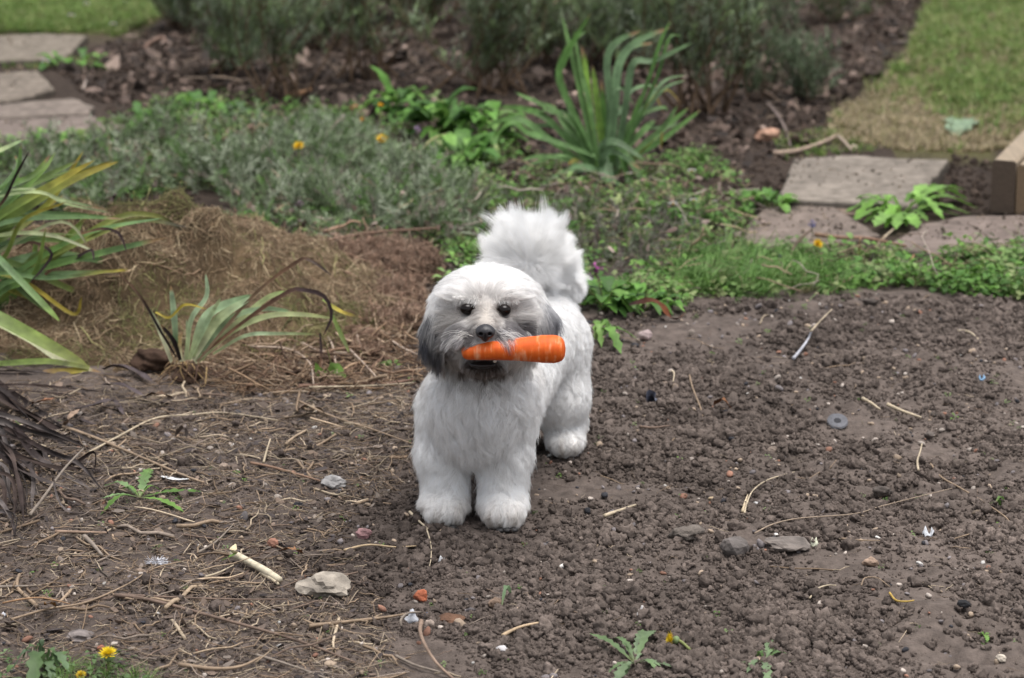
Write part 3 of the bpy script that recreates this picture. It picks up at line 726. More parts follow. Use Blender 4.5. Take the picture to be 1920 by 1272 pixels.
# head
oh = R[face]; nh = Nn[face]; x, y = hx[face], hy[face]
wx = (x-910); wy = (y-600)
rad2 = np.hypot(wx, wy)+1e-6
d = np.column_stack([wx/rad2, np.zeros(len(x)), -wy/rad2])
top = sstep(575, 540, y)[:, None]
flow = np.column_stack([np.sign(wx)*np.clip(np.abs(wx)/60, 0.12, 1.0), 0.35+0*wx, -0.55*np.clip(np.abs(wx)/75, 0, 1.3)+0.30*np.exp(-(wx/30)**2)])
back = sstep(3.80, 3.84, oh[:, 1])[:, None]
d = d*(1-top)+flow*top; d = d*(1-back)+(flow*0.6+np.array([0, 0.3, -0.9]))*back
earm = (sstep(836, 824, x)+sstep(990, 1000, x)).clip(0, 1)[:, None]
d = d*(1-earm)+np.array([0.0, -0.05, -1.0])*earm
musz = np.exp(-((x-909)/58)**2-((y-638)/26)**2)[:, None]
d = d*(1-musz)+unit(np.column_stack([wx*1.1, -12+0*wx, -(np.abs(wx)*0.30+9)]))*musz
chin = sstep(668, 682, y)[:, None]*(np.abs(wx) < 75)[:, None]; d = d*(1-chin)+np.array([0, -0.2, -1.0])*chin; low_e = sstep(640, 665, y)
dn = tang(unit(d), nh)
Lh = 0.025*(0.65+0.6*rng.random(len(x)))
Lh *= 1+0.5*earm[:, 0]*sstep(560, 600, y)*(1-low_e); Lh *= 1-0.45*low_e
de = np.min([np.hypot(x-876, (y-579)*1.1), np.hypot(x-945, (y-581)*1.1)], axis=0); Lh *= 0.34+0.66*sstep(11, 34, de)
dnz = np.hypot(x-910, y-622); Lh *= 0.35+0.65*sstep(16, 48, dnz)
Lh *= 1+0.35*musz[:, 0]
Lh *= 1-0.6*sstep(845, 862, x)*sstep(932, 915, x)*sstep(620, 630, y)*sstep(662, 650, y)
br = np.exp(-((x-910)/14)**2-((y-590)/18)**2); Lh *= 1-0.35*br
lift = 0.5-0.22*earm[:, 0]-0.12*top[:, 0]+0.35*musz[:, 0]
low_f = sstep(585, 605, y)*(1-earm[:, 0])
coat('head_fur', oh, nh, dn, Lh, lift, 0.68, 2200, 0.05, 0.00019, cols[face], 8, 0.08+0.22*(1-top[:, 0])*(1-0.8*low_f)+0.12*musz[:, 0], 0.12)
# extra long dark hair on the ears
def ear_hair(name, sel, L0):
    p = R[sel]; q = Nn[sel]; k = len(p); xx, yy = hx[sel], hy[sel]
    d = np.tile(np.array([0.02, -0.03, -1.0]), (k, 1)); L = L0*(0.55+0.6*rng.random(k))
    c = cols[sel]
    coat(name, p+q*0.002, q, unit(d), L, 0.12, 0.62, 60, 0.03, 0.0002, c, 8, 0.3, 0.05)
ear_hair('ear_hair', face & (hx < 836) & (hy > 560) & (hy < 660), 0.041)
ear_hair('ear_hair', face & (hx > 1002) & (hy > 550) & (hy < 630), 0.026)
# moustache: long grey hair sweeping from beside the nose out over the carrot
def moustache(x0, x1, y0, y1, sx, L0):
    s = face & (hx > x0) & (hx < x1) & (hy > y0) & (hy < y1) & (Nn[:, 1] < -0.15)
    p = np.repeat(R[s], 3, 0)+0.0012*rng.normal(size=(3*s.sum(), 3)); q = np.repeat(Nn[s], 3, 0); k = len(p)
    d = np.column_stack([sx*(0.55+0.35*rng.random(k)), -0.55+0*q[:, 0], -0.62+0.30*rng.normal(size=k)])
    c = np.where((rng.random(k) < 0.3)[:, None], np.array([0.62, 0.58, 0.55]), np.array([0.13, 0.12, 0.125]))*np.clip(1+0.2*rng.normal(size=(k, 1)), 0.5, 1.4)
    coat('moustache', p, q, unit(d), L0*(0.5+0.65*rng.random(k)), 0.55, 0.6, 70, 0.04, 0.00019, c, 9, 0.45, 0.1)
moustache(930, 985, 618, 642, 1, 0.029); moustache(838, 872, 618, 642, -1, 0.022)
def fringe(ex):
    s = face & (np.abs(hx-ex) < 24) & (hy > 548) & (hy < 566) & (Nn[:, 1] < -0.1)
    p = np.repeat(R[s], 2, 0)+0.001*rng.normal(size=(2*s.sum(), 3)); q = np.repeat(Nn[s], 2, 0); k = len(p)
    d = np.column_stack([np.sign(ex-910)*0.35+0.25*rng.normal(size=k), -0.5+0*q[:, 0], -0.8+0*q[:, 0]]); m2 = rng.random(k) < 0.45; p, q, d = p[m2], q[m2], d[m2]; k = len(p)
    coat('brow_fringe', p, q, unit(d), 0.0112*(0.4+0.8*rng.random(k)), 0.6, 0.6, 40, 0.04, 0.00018, np.where((rng.random(k) < 0.5)[:, None], np.array([0.85, 0.82, 0.79]), np.array([0.66, 0.62, 0.58])), 7, 0.3, 0.08)
fringe(876); fringe(945)
# tail plume
p = R[isT]; q = Nn[isT]; k0 = len(p); rep = 9
p = np.repeat(p, rep, 0)+0.002*rng.normal(size=(k0*rep, 3)); q = np.repeat(q, rep, 0); xx, yy = proj(p); k = len(p)
ang = np.arctan2(yy-492, xx-992)
d = np.column_stack([np.cos(ang), 0.25*rng.normal(size=k)-0.15, -np.sin(ang)])
d += 0.35*np.column_stack([np.zeros(k), np.zeros(k), np.ones(k)])*(yy < 500)[:, None]+0.18*rng.normal(size=(k, 3))
right = sstep(1000, 1040, xx)
L = (0.0525+0.012*(yy < 490))*(0.65+0.5*rng.random(k))*(1-0.30*right)
low = sstep(520, 560, yy); L *= 1-0.45*low
L *= 1+0.55*vnoise(ang*1.0, xx*0.01, 0.22, 77)*(yy < 505)
tw = np.clip(1+0.05*rng.normal(size=(k, 1)), 0.8, 1.05)*np.array([0.965, 0.955, 0.935])
wisp = (rng.random(k) < 0.22) & (yy < 510); gr = 0.6*right*sstep(450, 540, yy)+0.03; b_ = ~wisp
coat('tail_plume', p[b_], q[b_], unit(d[b_]), L[b_]*0.88, 0.32, 0.55, 1500, 0.05, 0.00019, tw[b_], 9, gr[b_], 0.14, 0.05)
coat('tail_wisps', p[wisp], q[wisp], unit(d[wisp]+0.15*rng.normal(size=(wisp.sum(), 3))), L[wisp]*1.12, 0.3, 0.8, 170, 0.035, 0.00017, tw[wisp], 9, gr[wisp], 0.22, 0.03)
# ---- eyes, nose, mouth, pads
m_eye, en, el, eb = mat_base('dog_eye'); eb.inputs['Base Color'].default_value = (0.006, 0.0035, 0.0025, 1); eb.inputs['Roughness'].default_value = 0.05; eb.inputs['Specular IOR Level'].default_value = 0.25
for e in EYES:
    v, f = ICO[3]; mk('eye', v*0.0086*np.array([1.15, 1, 0.98])+e+np.array([0, -0.0006, -0.0004]), f, m_eye, dog, (0.01, 0.01, 0.01))
m_nose, nn2, nl2, nb2 = mat_base('dog_nose'); nb2.inputs['Base Color'].default_value = (0.016, 0.014, 0.016, 1); nb2.inputs['Roughness'].default_value = 0.38
tn = nn2.new('ShaderNodeTexNoise'); tn.inputs['Scale'].default_value = 900; bn = nn2.new('ShaderNodeBump'); bn.inputs['Strength'].default_value = 0.35; bn.inputs['Distance'].default_value = 0.001
tcn = nn2.new('ShaderNodeTexCoord'); nl2.new(tcn.outputs['Object'], tn.inputs['Vector']); nl2.new(tn.outputs['Fac'], bn.inputs['Height']); nl2.new(bn.outputs[0], nb2.inputs['Normal'])
ns = SDF(); ns.ell(nose_c+np.array([0, 0, 0.001]), (0.0116, 0.0120, 0.0086), 0.004)
ns.ell(nose_c+np.array([0, -0.004, -0.006]), (0.006, 0.008, 0.008), 0.006)
for sx in (-1, 1):
    ns.ell(nose_c+np.array([sx*0.0075, -0.002, -0.0015]), (0.006, 0.009, 0.0062), 0.004)
for sx in (-1, 1): ns.cut(nose_c+np.array([sx*0.0062, -0.0105, -0.0015]), (0.0026, 0.006, 0.0022), 0.0015)
ns.cut(nose_c+np.array([0, -0.0135, -0.008]), (0.0009, 0.004, 0.008), 0.001)
v, f = surface_nets(ns, nose_c-0.022, nose_c+0.022, 0.0009); mk('nose', v, f, m_nose, dog, (0.02, 0.02, 0.02))
m_lip, _, _, lb = mat_base('dog_lip'); lb.inputs['Base Color'].default_value = (0.012, 0.009, 0.009, 1); lb.inputs['Roughness'].default_value = 0.3
v, f = ICO[3]; mk('lower_lip', v*np.array([0.0185, 0.010, 0.0052])+PY(905, 684, 3.704), f, m_lip, dog, (0.01, 0.01, 0.01))
m_tooth, _, _, tb = mat_base('tooth'); tb.inputs['Base Color'].default_value = (0.7, 0.66, 0.58, 1); tb.inputs['Roughness'].default_value = 0.25
for px in (928,):
    v, f = ICO[2]; mk('tooth', v*np.array([0.0026, 0.002, 0.0024])+PY(px, 677.5, 3.692), f, m_tooth, dog, (0.7, 0.66, 0.6))
m_pad, _, _, pb = mat_base('paw_pad'); pb.inputs['Base Color'].default_value = (0.02, 0.018, 0.018, 1); pb.inputs['Roughness'].default_value = 0.6
for pw, s0 in ((RF, -0.012), (RF, 0.012), (LF, -0.004), (LF, 0.016), (LF, 0.006)):
    v, f = ICO[2]; c = np.array([pw[0]+s0, pw[1]-0.041, 0.0]); c[2] = H(c[0], c[1])+0.0035; mk('paw_pad', v*np.array([0.0062, 0.007, 0.0036])+c, f, m_pad, dog, (0.02, 0.02, 0.02))
# whiskers
wv = []
for i in range(26):
    sx = -1 if i % 2 else 1; p0 = PY(910+sx*rng.uniform(16, 40), rng.uniform(622, 642), 3.672)
    p2 = p0+np.array([sx*rng.uniform(0.018, 0.04), -0.012, rng.uniform(-0.028, 0.004)]); p1 = (p0+p2)/2+np.array([0, -0.004, 0.006])
    v, f, t = tube([p0, p1, p2], [0.0002, 0.0002, 0.00008], 3, 7); wv.append((v, f, np.array([0.75, 0.72, 0.68])))
v, f, c = join(wv); o = mk('whiskers', v, f, M['straw'], dog, c); o['kind'] = 'stuff'

# =================================================================== the carrot
nt, ns_ = 90, 40; t = np.linspace(0, 1, nt); r = carrot_r(t)
e1 = unit(np.cross(CD, np.array([0, 0, 1.0]))); e2 = np.cross(e1, CD)
an = np.arange(ns_)*2*math.pi/ns_
ringn = 0.00035*vnoise(t*CL, t*0, 0.004, 90)
V = []
for i in range(nt):
    c = CA+CD*CL*t[i]+np.array([0, 0, 0.0012])*math.sin(t[i]*3.0)
    rr = (r[i]+ringn[i]+0.00045*vnoise(an*0.02, np.full(ns_, t[i]*CL), 0.008, 91))[:, None]
    V.append(c+rr*(np.cos(an)[:, None]*e1+np.sin(an)[:, None]*e2))
V = np.vstack(V); F = [(i*ns_+j, i*ns_+(j+1) % ns_, (i+1)*ns_+(j+1) % ns_, (i+1)*ns_+j) for i in range(nt-1) for j in range(ns_)]
V = np.vstack([V, CA, CB]); k = len(V); F += [(k-2, (j+1) % ns_, j) for j in range(ns_)]+[(k-1, (nt-1)*ns_+j, (nt-1)*ns_+(j+1) % ns_) for j in range(ns_)]
mc, cn, cl_, cb = mat_base('carrot_skin'); cb.inputs['Roughness'].default_value = 0.55; cb.inputs['Specular IOR Level'].default_value = 0.35
cb.inputs['Subsurface Weight'].default_value = 0.15; cb.inputs['Subsurface Radius'].default_value = (0.006, 0.002, 0.0006); cb.inputs['Subsurface Scale'].default_value = 0.5
tc = cn.new('ShaderNodeTexCoord'); mp = cn.new('ShaderNodeMapping'); mp.inputs['Scale'].default_value = (190, 34, 30); cl_.new(tc.outputs['Object'], mp.inputs[0])
n1 = cn.new('ShaderNodeTexNoise'); n1.inputs['Scale'].default_value = 1.0; n1.inputs['Detail'].default_value = 4; cl_.new(mp.outputs[0], n1.inputs['Vector'])
n2 = cn.new('ShaderNodeTexNoise'); n2.inputs['Scale'].default_value = 55; n2.inputs['Detail'].default_value = 3; cl_.new(tc.outputs['Object'], n2.inputs['Vector'])
mu = cn.new('ShaderNodeMath'); mu.operation = 'MULTIPLY'; cl_.new(n1.outputs['Fac'], mu.inputs[0]); cl_.new(n2.outputs['Fac'], mu.inputs[1])
rp = cn.new('ShaderNodeValToRGB'); rp.color_ramp.elements[0].position = 0.19; rp.color_ramp.elements[0].color = (0.62, 0.095, 0.008, 1)
rp.color_ramp.elements[1].position = 0.50; rp.color_ramp.elements[1].color = (0.80, 0.40, 0.22, 1)
e = rp.color_ramp.elements.new(0.29); e.color = (0.70, 0.125, 0.012, 1)
cl_.new(mu.outputs[0], rp.inputs[0]); cl_.new(rp.outputs[0], cb.inputs['Base Color'])
bp = cn.new('ShaderNodeBump'); bp.inputs['Strength'].default_value = 0.3; bp.inputs['Distance'].default_value = 0.001; cl_.new(n1.outputs['Fac'], bp.inputs['Height']); cl_.new(bp.outputs[0], cb.inputs['Normal'])
solo('carrot', V, F, mc, (0.7, 0.2, 0.02), 'thick orange carrot held crosswise in the mouth of the white dog', 'carrot')
# =================================================================== plants
GRN = (0.10, 0.185, 0.042); BLUEG = (0.125, 0.205, 0.085); YEL = (0.36, 0.28, 0.04); PALE = (0.42, 0.48, 0.24); CREAM = (0.58, 0.58, 0.37)
DARK = (0.030, 0.020, 0.020); BRN = (0.17, 0.095, 0.055); LIME = (0.17, 0.24, 0.055); OLIVE = (0.16, 0.17, 0.04)
def strap(parent, px, Y0, Y1, w, stops, n=16, fold=0.35, twist=0.0, mat='leaf', prof='strap', up=(0.15, -0.75, 0.65), curl=0.0, name='leaf', dz=0.0):
    k = len(px); P = [PY(a, b, Y0+(Y1-Y0)*i/(k-1))+np.array([0, 0, dz]) for i, (a, b) in enumerate(px)]
    for p in P: p[2] = max(p[2], float(H(p[0], p[1]))+0.003)
    wm = 0.85*w*mpp(P[0]); v, f, t = ribbon(P, wm, n, fold, prof, up, twist, curl=curl)
    c = grad(t, *stops)*np.clip(1+0.15*rng.normal(), 0.7, 1.35); c[1::3] *= 0.80; c = c*(1+0.12*rng.normal(size=(n, 1)).repeat(3, 0))
    if mat == 'leaf' and rng.random() < 0.35: c = np.where((t > 0.9+0.06*rng.random())[:, None], np.array([0.22, 0.14, 0.07]), c)
    return mk(name, v, f, M[mat], parent, c)
gs = lambda a, b, c, m=0.45: [(0, a), (m, b), (1, c)]
# ---- strap-leaved clump entering beside the clipping heap
b = G(-70, 640)
pl = thing('strap_leaved_plant', 'large clump of arching green strap leaves with yellowing tips beside the heap of dead grass', 'plant', b)
spec = [([(-90, 480), (0, 405), (90, 352), (177, 301)], 21, gs(GRN, LIME, YEL)), ([(-100, 500), (0, 424), (122, 346), (222, 303)], 23, gs(GRN, LIME, YEL)),
 ([(-90, 470), (10, 418), (130, 408), (232, 411)], 14, gs(BLUEG, BLUEG, GRN)), ([(-60, 380), (60, 360), (120, 376), (195, 392)], 8, gs(BLUEG, PALE, BLUEG)),
 ([(-90, 480), (0, 442), (92, 441), (187, 475)], 10, gs(LIME, PALE, CREAM)), ([(-80, 540), (0, 500), (110, 478), (240, 504)], 24, gs(BLUEG, BLUEG, GRN)),
 ([(-80, 550), (0, 520), (110, 514), (240, 508)], 14, gs(GRN, BLUEG, YEL, .75)), ([(-40, 560), (60, 510), (185, 476), (313, 446)], 18, gs(BLUEG, GRN, BLUEG)),
 ([(-60, 590), (60, 500), (180, 440), (262, 413), (352, 427)], 19, gs(LIME, OLIVE, DARK, .7)), ([(-60, 430), (-10, 478), (74, 564), (112, 603)], 17, gs(BLUEG, BLUEG, LIME)),
 ([(-60, 470), (40, 500), (120, 538), (207, 569)], 16, gs(GRN, LIME, OLIVE)), ([(-50, 520), (60, 560), (110, 573), (158, 580)], 13, gs(LIME, YEL, YEL)),
 ([(-80, 480), (-10, 395), (50, 350), (150, 300)], 17, gs(GRN, BLUEG, LIME)), ([(-80, 450), (0, 360), (60, 330), (95, 290)], 14, gs(BLUEG, GRN, LIME)),
 ([(-90, 320), (-10, 287), (45, 262)], 12, gs(PALE, PALE, BLUEG)), ([(-50, 600), (0, 540), (80, 500), (130, 440), (170, 400)], 16, gs(GRN, LIME, LIME)),
 ([(-60, 610), (20, 560), (60, 500), (70, 430)], 18, gs(BLUEG, GRN, LIME)), ([(-80, 560), (0, 470), (60, 450), (160, 455)], 15, gs(BLUEG, BLUEG, LIME)),
 ([(-60, 620), (0, 560), (70, 530), (100, 520)], 20, gs(OLIVE, LIME, PALE)), ([(-70, 520), (0, 455), (50, 420), (120, 365)], 14, gs(GRN, LIME, YEL)),
 ([(-80, 420), (-20, 390), (30, 330), (40, 270)], 13, gs(BLUEG, BLUEG, GRN))]
spec += [([(x+rng.normal()*16, y+rng.normal()*16) for x, y in spec[j][0]], spec[j][1]*0.75, spec[j][2]) for j in range(0, 21) if j not in (14,)]
for i, (p, w, s) in enumerate(spec):
    y1 = 4.72+0.25*rng.random(); strap(pl, p, b[1]+0.02, y1 if i != 9 else 4.62, w, s, twist=rng.normal()*0.35)
for p, w in (([(150, 440), (190, 430), (222, 438), (238, 473)], 8), ([(30, 470), (60, 455), (96, 474), (84, 500), (54, 532)], 8), ([(-20, 410), (10, 372), (30, 330), (56, 282)], 8), ([(60, 530), (110, 500), (150, 480), (172, 470), (176, 490)], 9)):
    strap(pl, p, 4.80, 4.74, w, gs(BRN, DARK, DARK), mat='withered', curl=0.12)
strap(pl, [(-60, 560), (-10, 592), (92, 648), (168, 690)], 4.70, 4.60, 33, gs(PALE, LIME, OLIVE), fold=0.18)
strap(pl, [(168, 690), (90, 678), (0, 682), (-60, 690)], 4.60, 4.62, 15, gs(OLIVE, LIME, LIME), fold=0.15)
strap(pl, [(166, 692), (130, 703), (80, 696)], 4.60, 4.60, 16, gs(OLIVE, YEL, BRN), fold=0.1)
strap(pl, [(-20, 600), (60, 640), (120, 680), (190, 708)], 4.705, 4.61, 16, gs(PALE, CREAM, CREAM), fold=0.2)
# ---- withered clump
b = G(-60, 840)
wp = thing('withered_plant', 'collapsed heap of dark brown withered strap leaves on the bare soil', 'dead plant', b)
WD = (0.028, 0.021, 0.020); WB = (0.058, 0.042, 0.036); WG = (0.115, 0.098, 0.092)
wspec = [([(-60, 690), (0, 745), (70, 790), (140, 832)], 24), ([(-50, 660), (0, 720), (60, 780), (110, 825), (200, 842)], 20), ([(-60, 780), (0, 790), (90, 815), (190, 838)], 20), ([(-60, 760), (20, 800), (60, 850), (100, 890), (170, 920)], 22),
 ([(-60, 800), (0, 830), (40, 900), (52, 975)], 24), ([(-60, 780), (10, 840), (60, 880), (60, 960)], 20), ([(-60, 850), (0, 880), (20, 930), (48, 970)], 18), ([(-40, 770), (40, 820), (100, 850), (150, 870), (195, 925)], 16),
 ([(-60, 880), (0, 900), (10, 950), (5, 985)], 16), ([(-60, 840), (-10, 850), (30, 880), (90, 905), (190, 942)], 14), ([(-60, 700), (-10, 770), (20, 860), (30, 930)], 20), ([(-40, 830), (50, 850), (90, 862), (100, 850)], 12),
 ([(-60, 740), (20, 722), (100, 726), (190, 738)], 9), ([(-60, 725), (20, 712), (90, 702)], 9), ([(100, 905), (110, 940), (130, 965), (175, 967)], 9), ([(-60, 820), (0, 850), (60, 915), (70, 935)], 18),
 ([(-40, 860), (30, 860), (110, 880), (170, 880), (195, 895)], 16), ([(-50, 700), (10, 740), (40, 770), (40, 800)], 22), ([(-60, 900), (-10, 930), (20, 970), (30, 1010)], 15), ([(0, 770), (60, 800), (120, 830), (150, 835)], 14)]
wspec += [([(x+rng.normal()*14, y+rng.normal()*12) for x, y in wspec[j % 20][0]], wspec[j % 20][1]*0.8) for j in range(20)]
for i, (p, w) in enumerate(wspec):
    a = G(*p[0])[1]; e = G(*p[-1])[1]
    strap(wp, p, max(a-0.12, e-0.02)+0.02*rng.random(), e+0.0, w*0.68, gs([WD, WB, WG][i % 3], [WB, WD, WG, WD][i % 4], [WD, WG][i % 2]), n=26, fold=0.75, twist=rng.normal()*1.3, mat='withered', curl=0.22)
# dark dead blades by the fold of the big leaf: each lies on its own
for pts, w, lab in (([(196, 694), (215, 688), (250, 697), (286, 716)], 20, 'broad dark dead leaf blade curled over in front of the uprooted iris roots'), ([(190, 722), (230, 724), (276, 748)], 13, 'dull grey dead leaf blade lying under the curled dark blade'),
        ([(145, 768), (180, 760), (212, 752), (232, 778)], 14, 'dark shiny dead leaf bent like a hook beside the collapsed brown heap'), ([(150, 785), (170, 795), (196, 797)], 8, 'short black dead leaf scrap below the hooked dead leaf')):
    P = [G(a, c, 0.008+0.012*(j == 1)) for j, (a, c) in enumerate(pts)]; v, f, t = ribbon(P, w*mpp(P[0]), 14, 0.5, 'strap', curl=0.12)
    solo('dead_leaf', v, f, M['withered'], grad(t, (0, (0.05, 0.04, 0.04)), (1, (0.075, 0.06, 0.062))), lab, 'dead leaf', 'dark dead leaf blades')
# ---- uprooted iris
b = G(350, 715); Yb = b[1]-0.01
ir = thing('uprooted_iris', 'pulled-up iris fan with pale leaf bases and bare roots lying on the soil', 'plant', b)
PB = (0.38, 0.50, 0.30)
ispec = [([(322, 680), (296, 612), (272, 570)], 12, gs(CREAM, CREAM, BLUEG)), ([(330, 645), (326, 590), (320, 535)], 15, gs(BLUEG, PB, PB)), ([(350, 675), (358, 601), (387, 557), (386, 514)], 12, gs(PALE, PB, PB)),
 ([(355, 675), (390, 601), (414, 559)], 12, gs(PALE, PB, PALE)), ([(360, 668), (392, 590), (477, 552)], 24, gs(PALE, PB, BLUEG)), ([(362, 672), (410, 600), (476, 556)], 24, gs(CREAM, PALE, PB)),
 ([(366, 680), (440, 610), (500, 560), (538, 546)], 14, gs(CREAM, PALE, LIME)), ([(372, 678), (430, 625), (498, 594), (560, 590), (630, 598)], 15, gs(PALE, PALE, OLIVE)), ([(400, 664), (460, 630), (520, 626), (598, 627)], 9, gs(PALE, PB, OLIVE)),
 ([(340, 678), (336, 640), (342, 622)], 10, gs(CREAM, (0.4, 0.3, 0.12), BRN)), ([(370, 670), (430, 600), (490, 580), (548, 584)], 14, gs(PB, PB, BLUEG)), ([(362, 676), (395, 622), (440, 585)], 18, gs(CREAM, PB, PALE)), ([(345, 678), (352, 640), (350, 600)], 9, gs(CREAM, PALE, PB))]
for p, w, s in ispec: strap(ir, p, Yb, Yb-0.03+0.06*rng.random(), w, s, twist=rng.normal()*0.2, fold=0.25)
for p, w, s in (([(370, 679), (473, 557), (552, 495), (580, 488), (622, 517)], 9, gs((0.35, 0.25, 0.15), BRN, DARK, .4)), ([(380, 665), (462, 600), (540, 548), (570, 545), (607, 556), (622, 592), (606, 630)], 11, gs(BRN, DARK, DARK)), ([(600, 625), (602, 660), (600, 690)], 6, gs(DARK, DARK, BRN)),
        ([(292, 586), (318, 596), (347, 572), (388, 580)], 7, gs(YEL, YEL, YEL)), ([(605, 562), (640, 585), (680, 597)], 9, gs(LIME, YEL, DARK)), ([(622, 590), (640, 630), (655, 662)], 11, gs(LIME, LIME, OLIVE)), ([(330, 670), (300, 620), (262, 555), (218, 509)], 7, gs(DARK, WD, BRN)), ([(338, 676), (325, 640), (300, 608)], 12, gs(WD, WD, DARK))):
    strap(ir, p, Yb-0.01, Yb-0.05, w, s, mat='leaf' if s[1][1] != DARK else 'withered', curl=0.08)
rt = []
for i in range(46):
    a = PY(rng.normal(348, 14), rng.uniform(676, 692), Yb+rng.normal()*0.008); d = np.array([rng.normal()*0.025, rng.normal()*0.02-0.004, -0.022-0.012*rng.random()])
    p = [a, a+d*0.5+0.006*rng.normal(size=3), a+d+0.006*rng.normal(size=3)]
    for q in p: q[2] = max(q[2], float(H(q[0], q[1]))+0.001)
    v, f, t = tube(p, [0.0013, 0.0008, 0.0004], 4, 8); rt.append((v, f, np.array([(0.22, 0.14, 0.08), (0.10, 0.06, 0.04), (0.36, 0.25, 0.12)][i % 3])))
v, f = rock(0.026, 5, 4, 0.7, (1.25, 1, 0.85)); cb_ = G(285, 700); v = v+cb_+np.array([0, 0, 0.022]); mk('root_ball', v, f, M['dry'], ir, (0.055, 0.034, 0.024))
v, f = rock(0.018, 6, 4, 0.7, (1.3, 1, 0.7)); v = v+PY(350, 700, Yb); rb_o = mk('root_ball', v, f, M['dry'], ir, (0.07, 0.045, 0.032)); v, f, c = join(rt); o = mk('roots', v, f, M['straw'], rb_o, c); o['kind'] = 'stuff'
# ---- flag iris behind the dog
b = G(1128, 340); Yb = b[1]
fi = thing('flag_iris', 'upright clump of broad blue-green sword leaves at the edge of the shrub bed', 'plant', b)
cv = lambda L: [(640+x*0.3542, y*0.3542) for x, y in L]
fspec = [([(1330, 900), (1100, 740), (960, 640), (860, 635), (755, 680)], 52, 0), ([(1320, 880), (1100, 640), (970, 580), (835, 565)], 46, 0), ([(1330, 850), (1150, 600), (1040, 545), (920, 490)], 32, 1), ([(1350, 900), (1290, 600), (1220, 300), (1168, 88)], 42, 1), ([(1330, 800), (1165, 440), (1175, 330), (1240, 200), (1320, 72)], 40, 0),
 ([(1360, 880), (1320, 650), (1300, 430), (1270, 240)], 36, 2), ([(1400, 900), (1420, 560), (1405, 320), (1460, 220), (1585, 163)], 50, 3), ([(1420, 900), (1450, 540), (1470, 340), (1560, 225), (1745, 145)], 55, 3), ([(1480, 850), (1640, 380), (1690, 220), (1742, 108)], 26, 0), ([(1400, 930), (1360, 600), (1330, 350)], 46, 2),
 ([(1420, 900), (1560, 640), (1700, 440), (1825, 398)], 28, 3), ([(1450, 920), (1640, 740), (1842, 568)], 42, 0), ([(1440, 900), (1600, 600), (1710, 475), (1800, 548)], 24, 4), ([(1420, 960), (1380, 790), (1450, 752), (1600, 842)], 58, 3), ([(1400, 830), (1390, 930), (1425, 1025)], 60, 3), ([(1420, 850), (1490, 810), (1560, 900), (1605, 995)], 46, 0),
 ([(1400, 950), (1340, 900), (1250, 880), (1168, 912)], 40, 3), ([(1360, 930), (1200, 848), (1050, 828), (948, 852)], 32, 1), ([(1350, 900), (1230, 640), (1180, 480)], 36, 0), ([(1400, 930), (1500, 700), (1580, 610), (1700, 570), (1730, 590)], 34, 1), ([(1400, 920), (1395, 700), (1375, 420)], 44, 0), ([(1430, 930), (1480, 650), (1520, 500), (1600, 455), (1690, 460)], 26, 3),
 ([(1380, 930), (1260, 700), (1120, 590), (1030, 600)], 30, 1), ([(1420, 940), (1560, 800), (1700, 680), (1780, 560)], 36, 1), ([(1410, 950), (1540, 640), (1590, 500)], 32, 0), ([(1380, 940), (1280, 760), (1160, 700)], 34, 3), ([(1410, 900), (1440, 640), (1500, 570), (1370, 580)], 32, 3), ([(1430, 950), (1600, 790), (1690, 700), (1690, 800)], 24, 4),
 ([(1380, 920), (1330, 690), (1390, 700)], 28, 4), ([(1300, 900), (1240, 850), (1200, 870)], 30, 4), ([(1400, 900), (1600, 690), (1660, 640)], 40, 1)]
q5 = np.random.default_rng(55)
for (p, w, c) in fspec[:22]:
    sh = q5.normal()*55; fspec.append(([(x+sh*(0.25+0.75*i_/(len(p)-1)), y+60*i_/(len(p)-1)+q5.normal()*25) for i_, (x, y) in enumerate(p)], w*0.85, c))
fc = [gs((0.10, 0.19, 0.06), (0.095, 0.20, 0.05), (0.09, 0.18, 0.04)), gs((0.09, 0.17, 0.055), (0.12, 0.22, 0.07), (0.13, 0.23, 0.075)), gs((0.12, 0.21, 0.04), (0.14, 0.25, 0.04), (0.15, 0.25, 0.04)), gs((0.13, 0.22, 0.10), (0.16, 0.26, 0.13), (0.13, 0.22, 0.09)), gs((0.12, 0.17, 0.05), (0.22, 0.24, 0.06), (0.34, 0.24, 0.07))]
for i, (p, w, c) in enumerate(fspec):
    low = p[-1][1] > 800; strap(fi, cv(p), Yb-0.02, Yb-(0.10 if low else -0.04)+0.05*rng.normal()*(not low), w*0.3542, fc[c], fold=0.22, twist=rng.normal()*0.25)

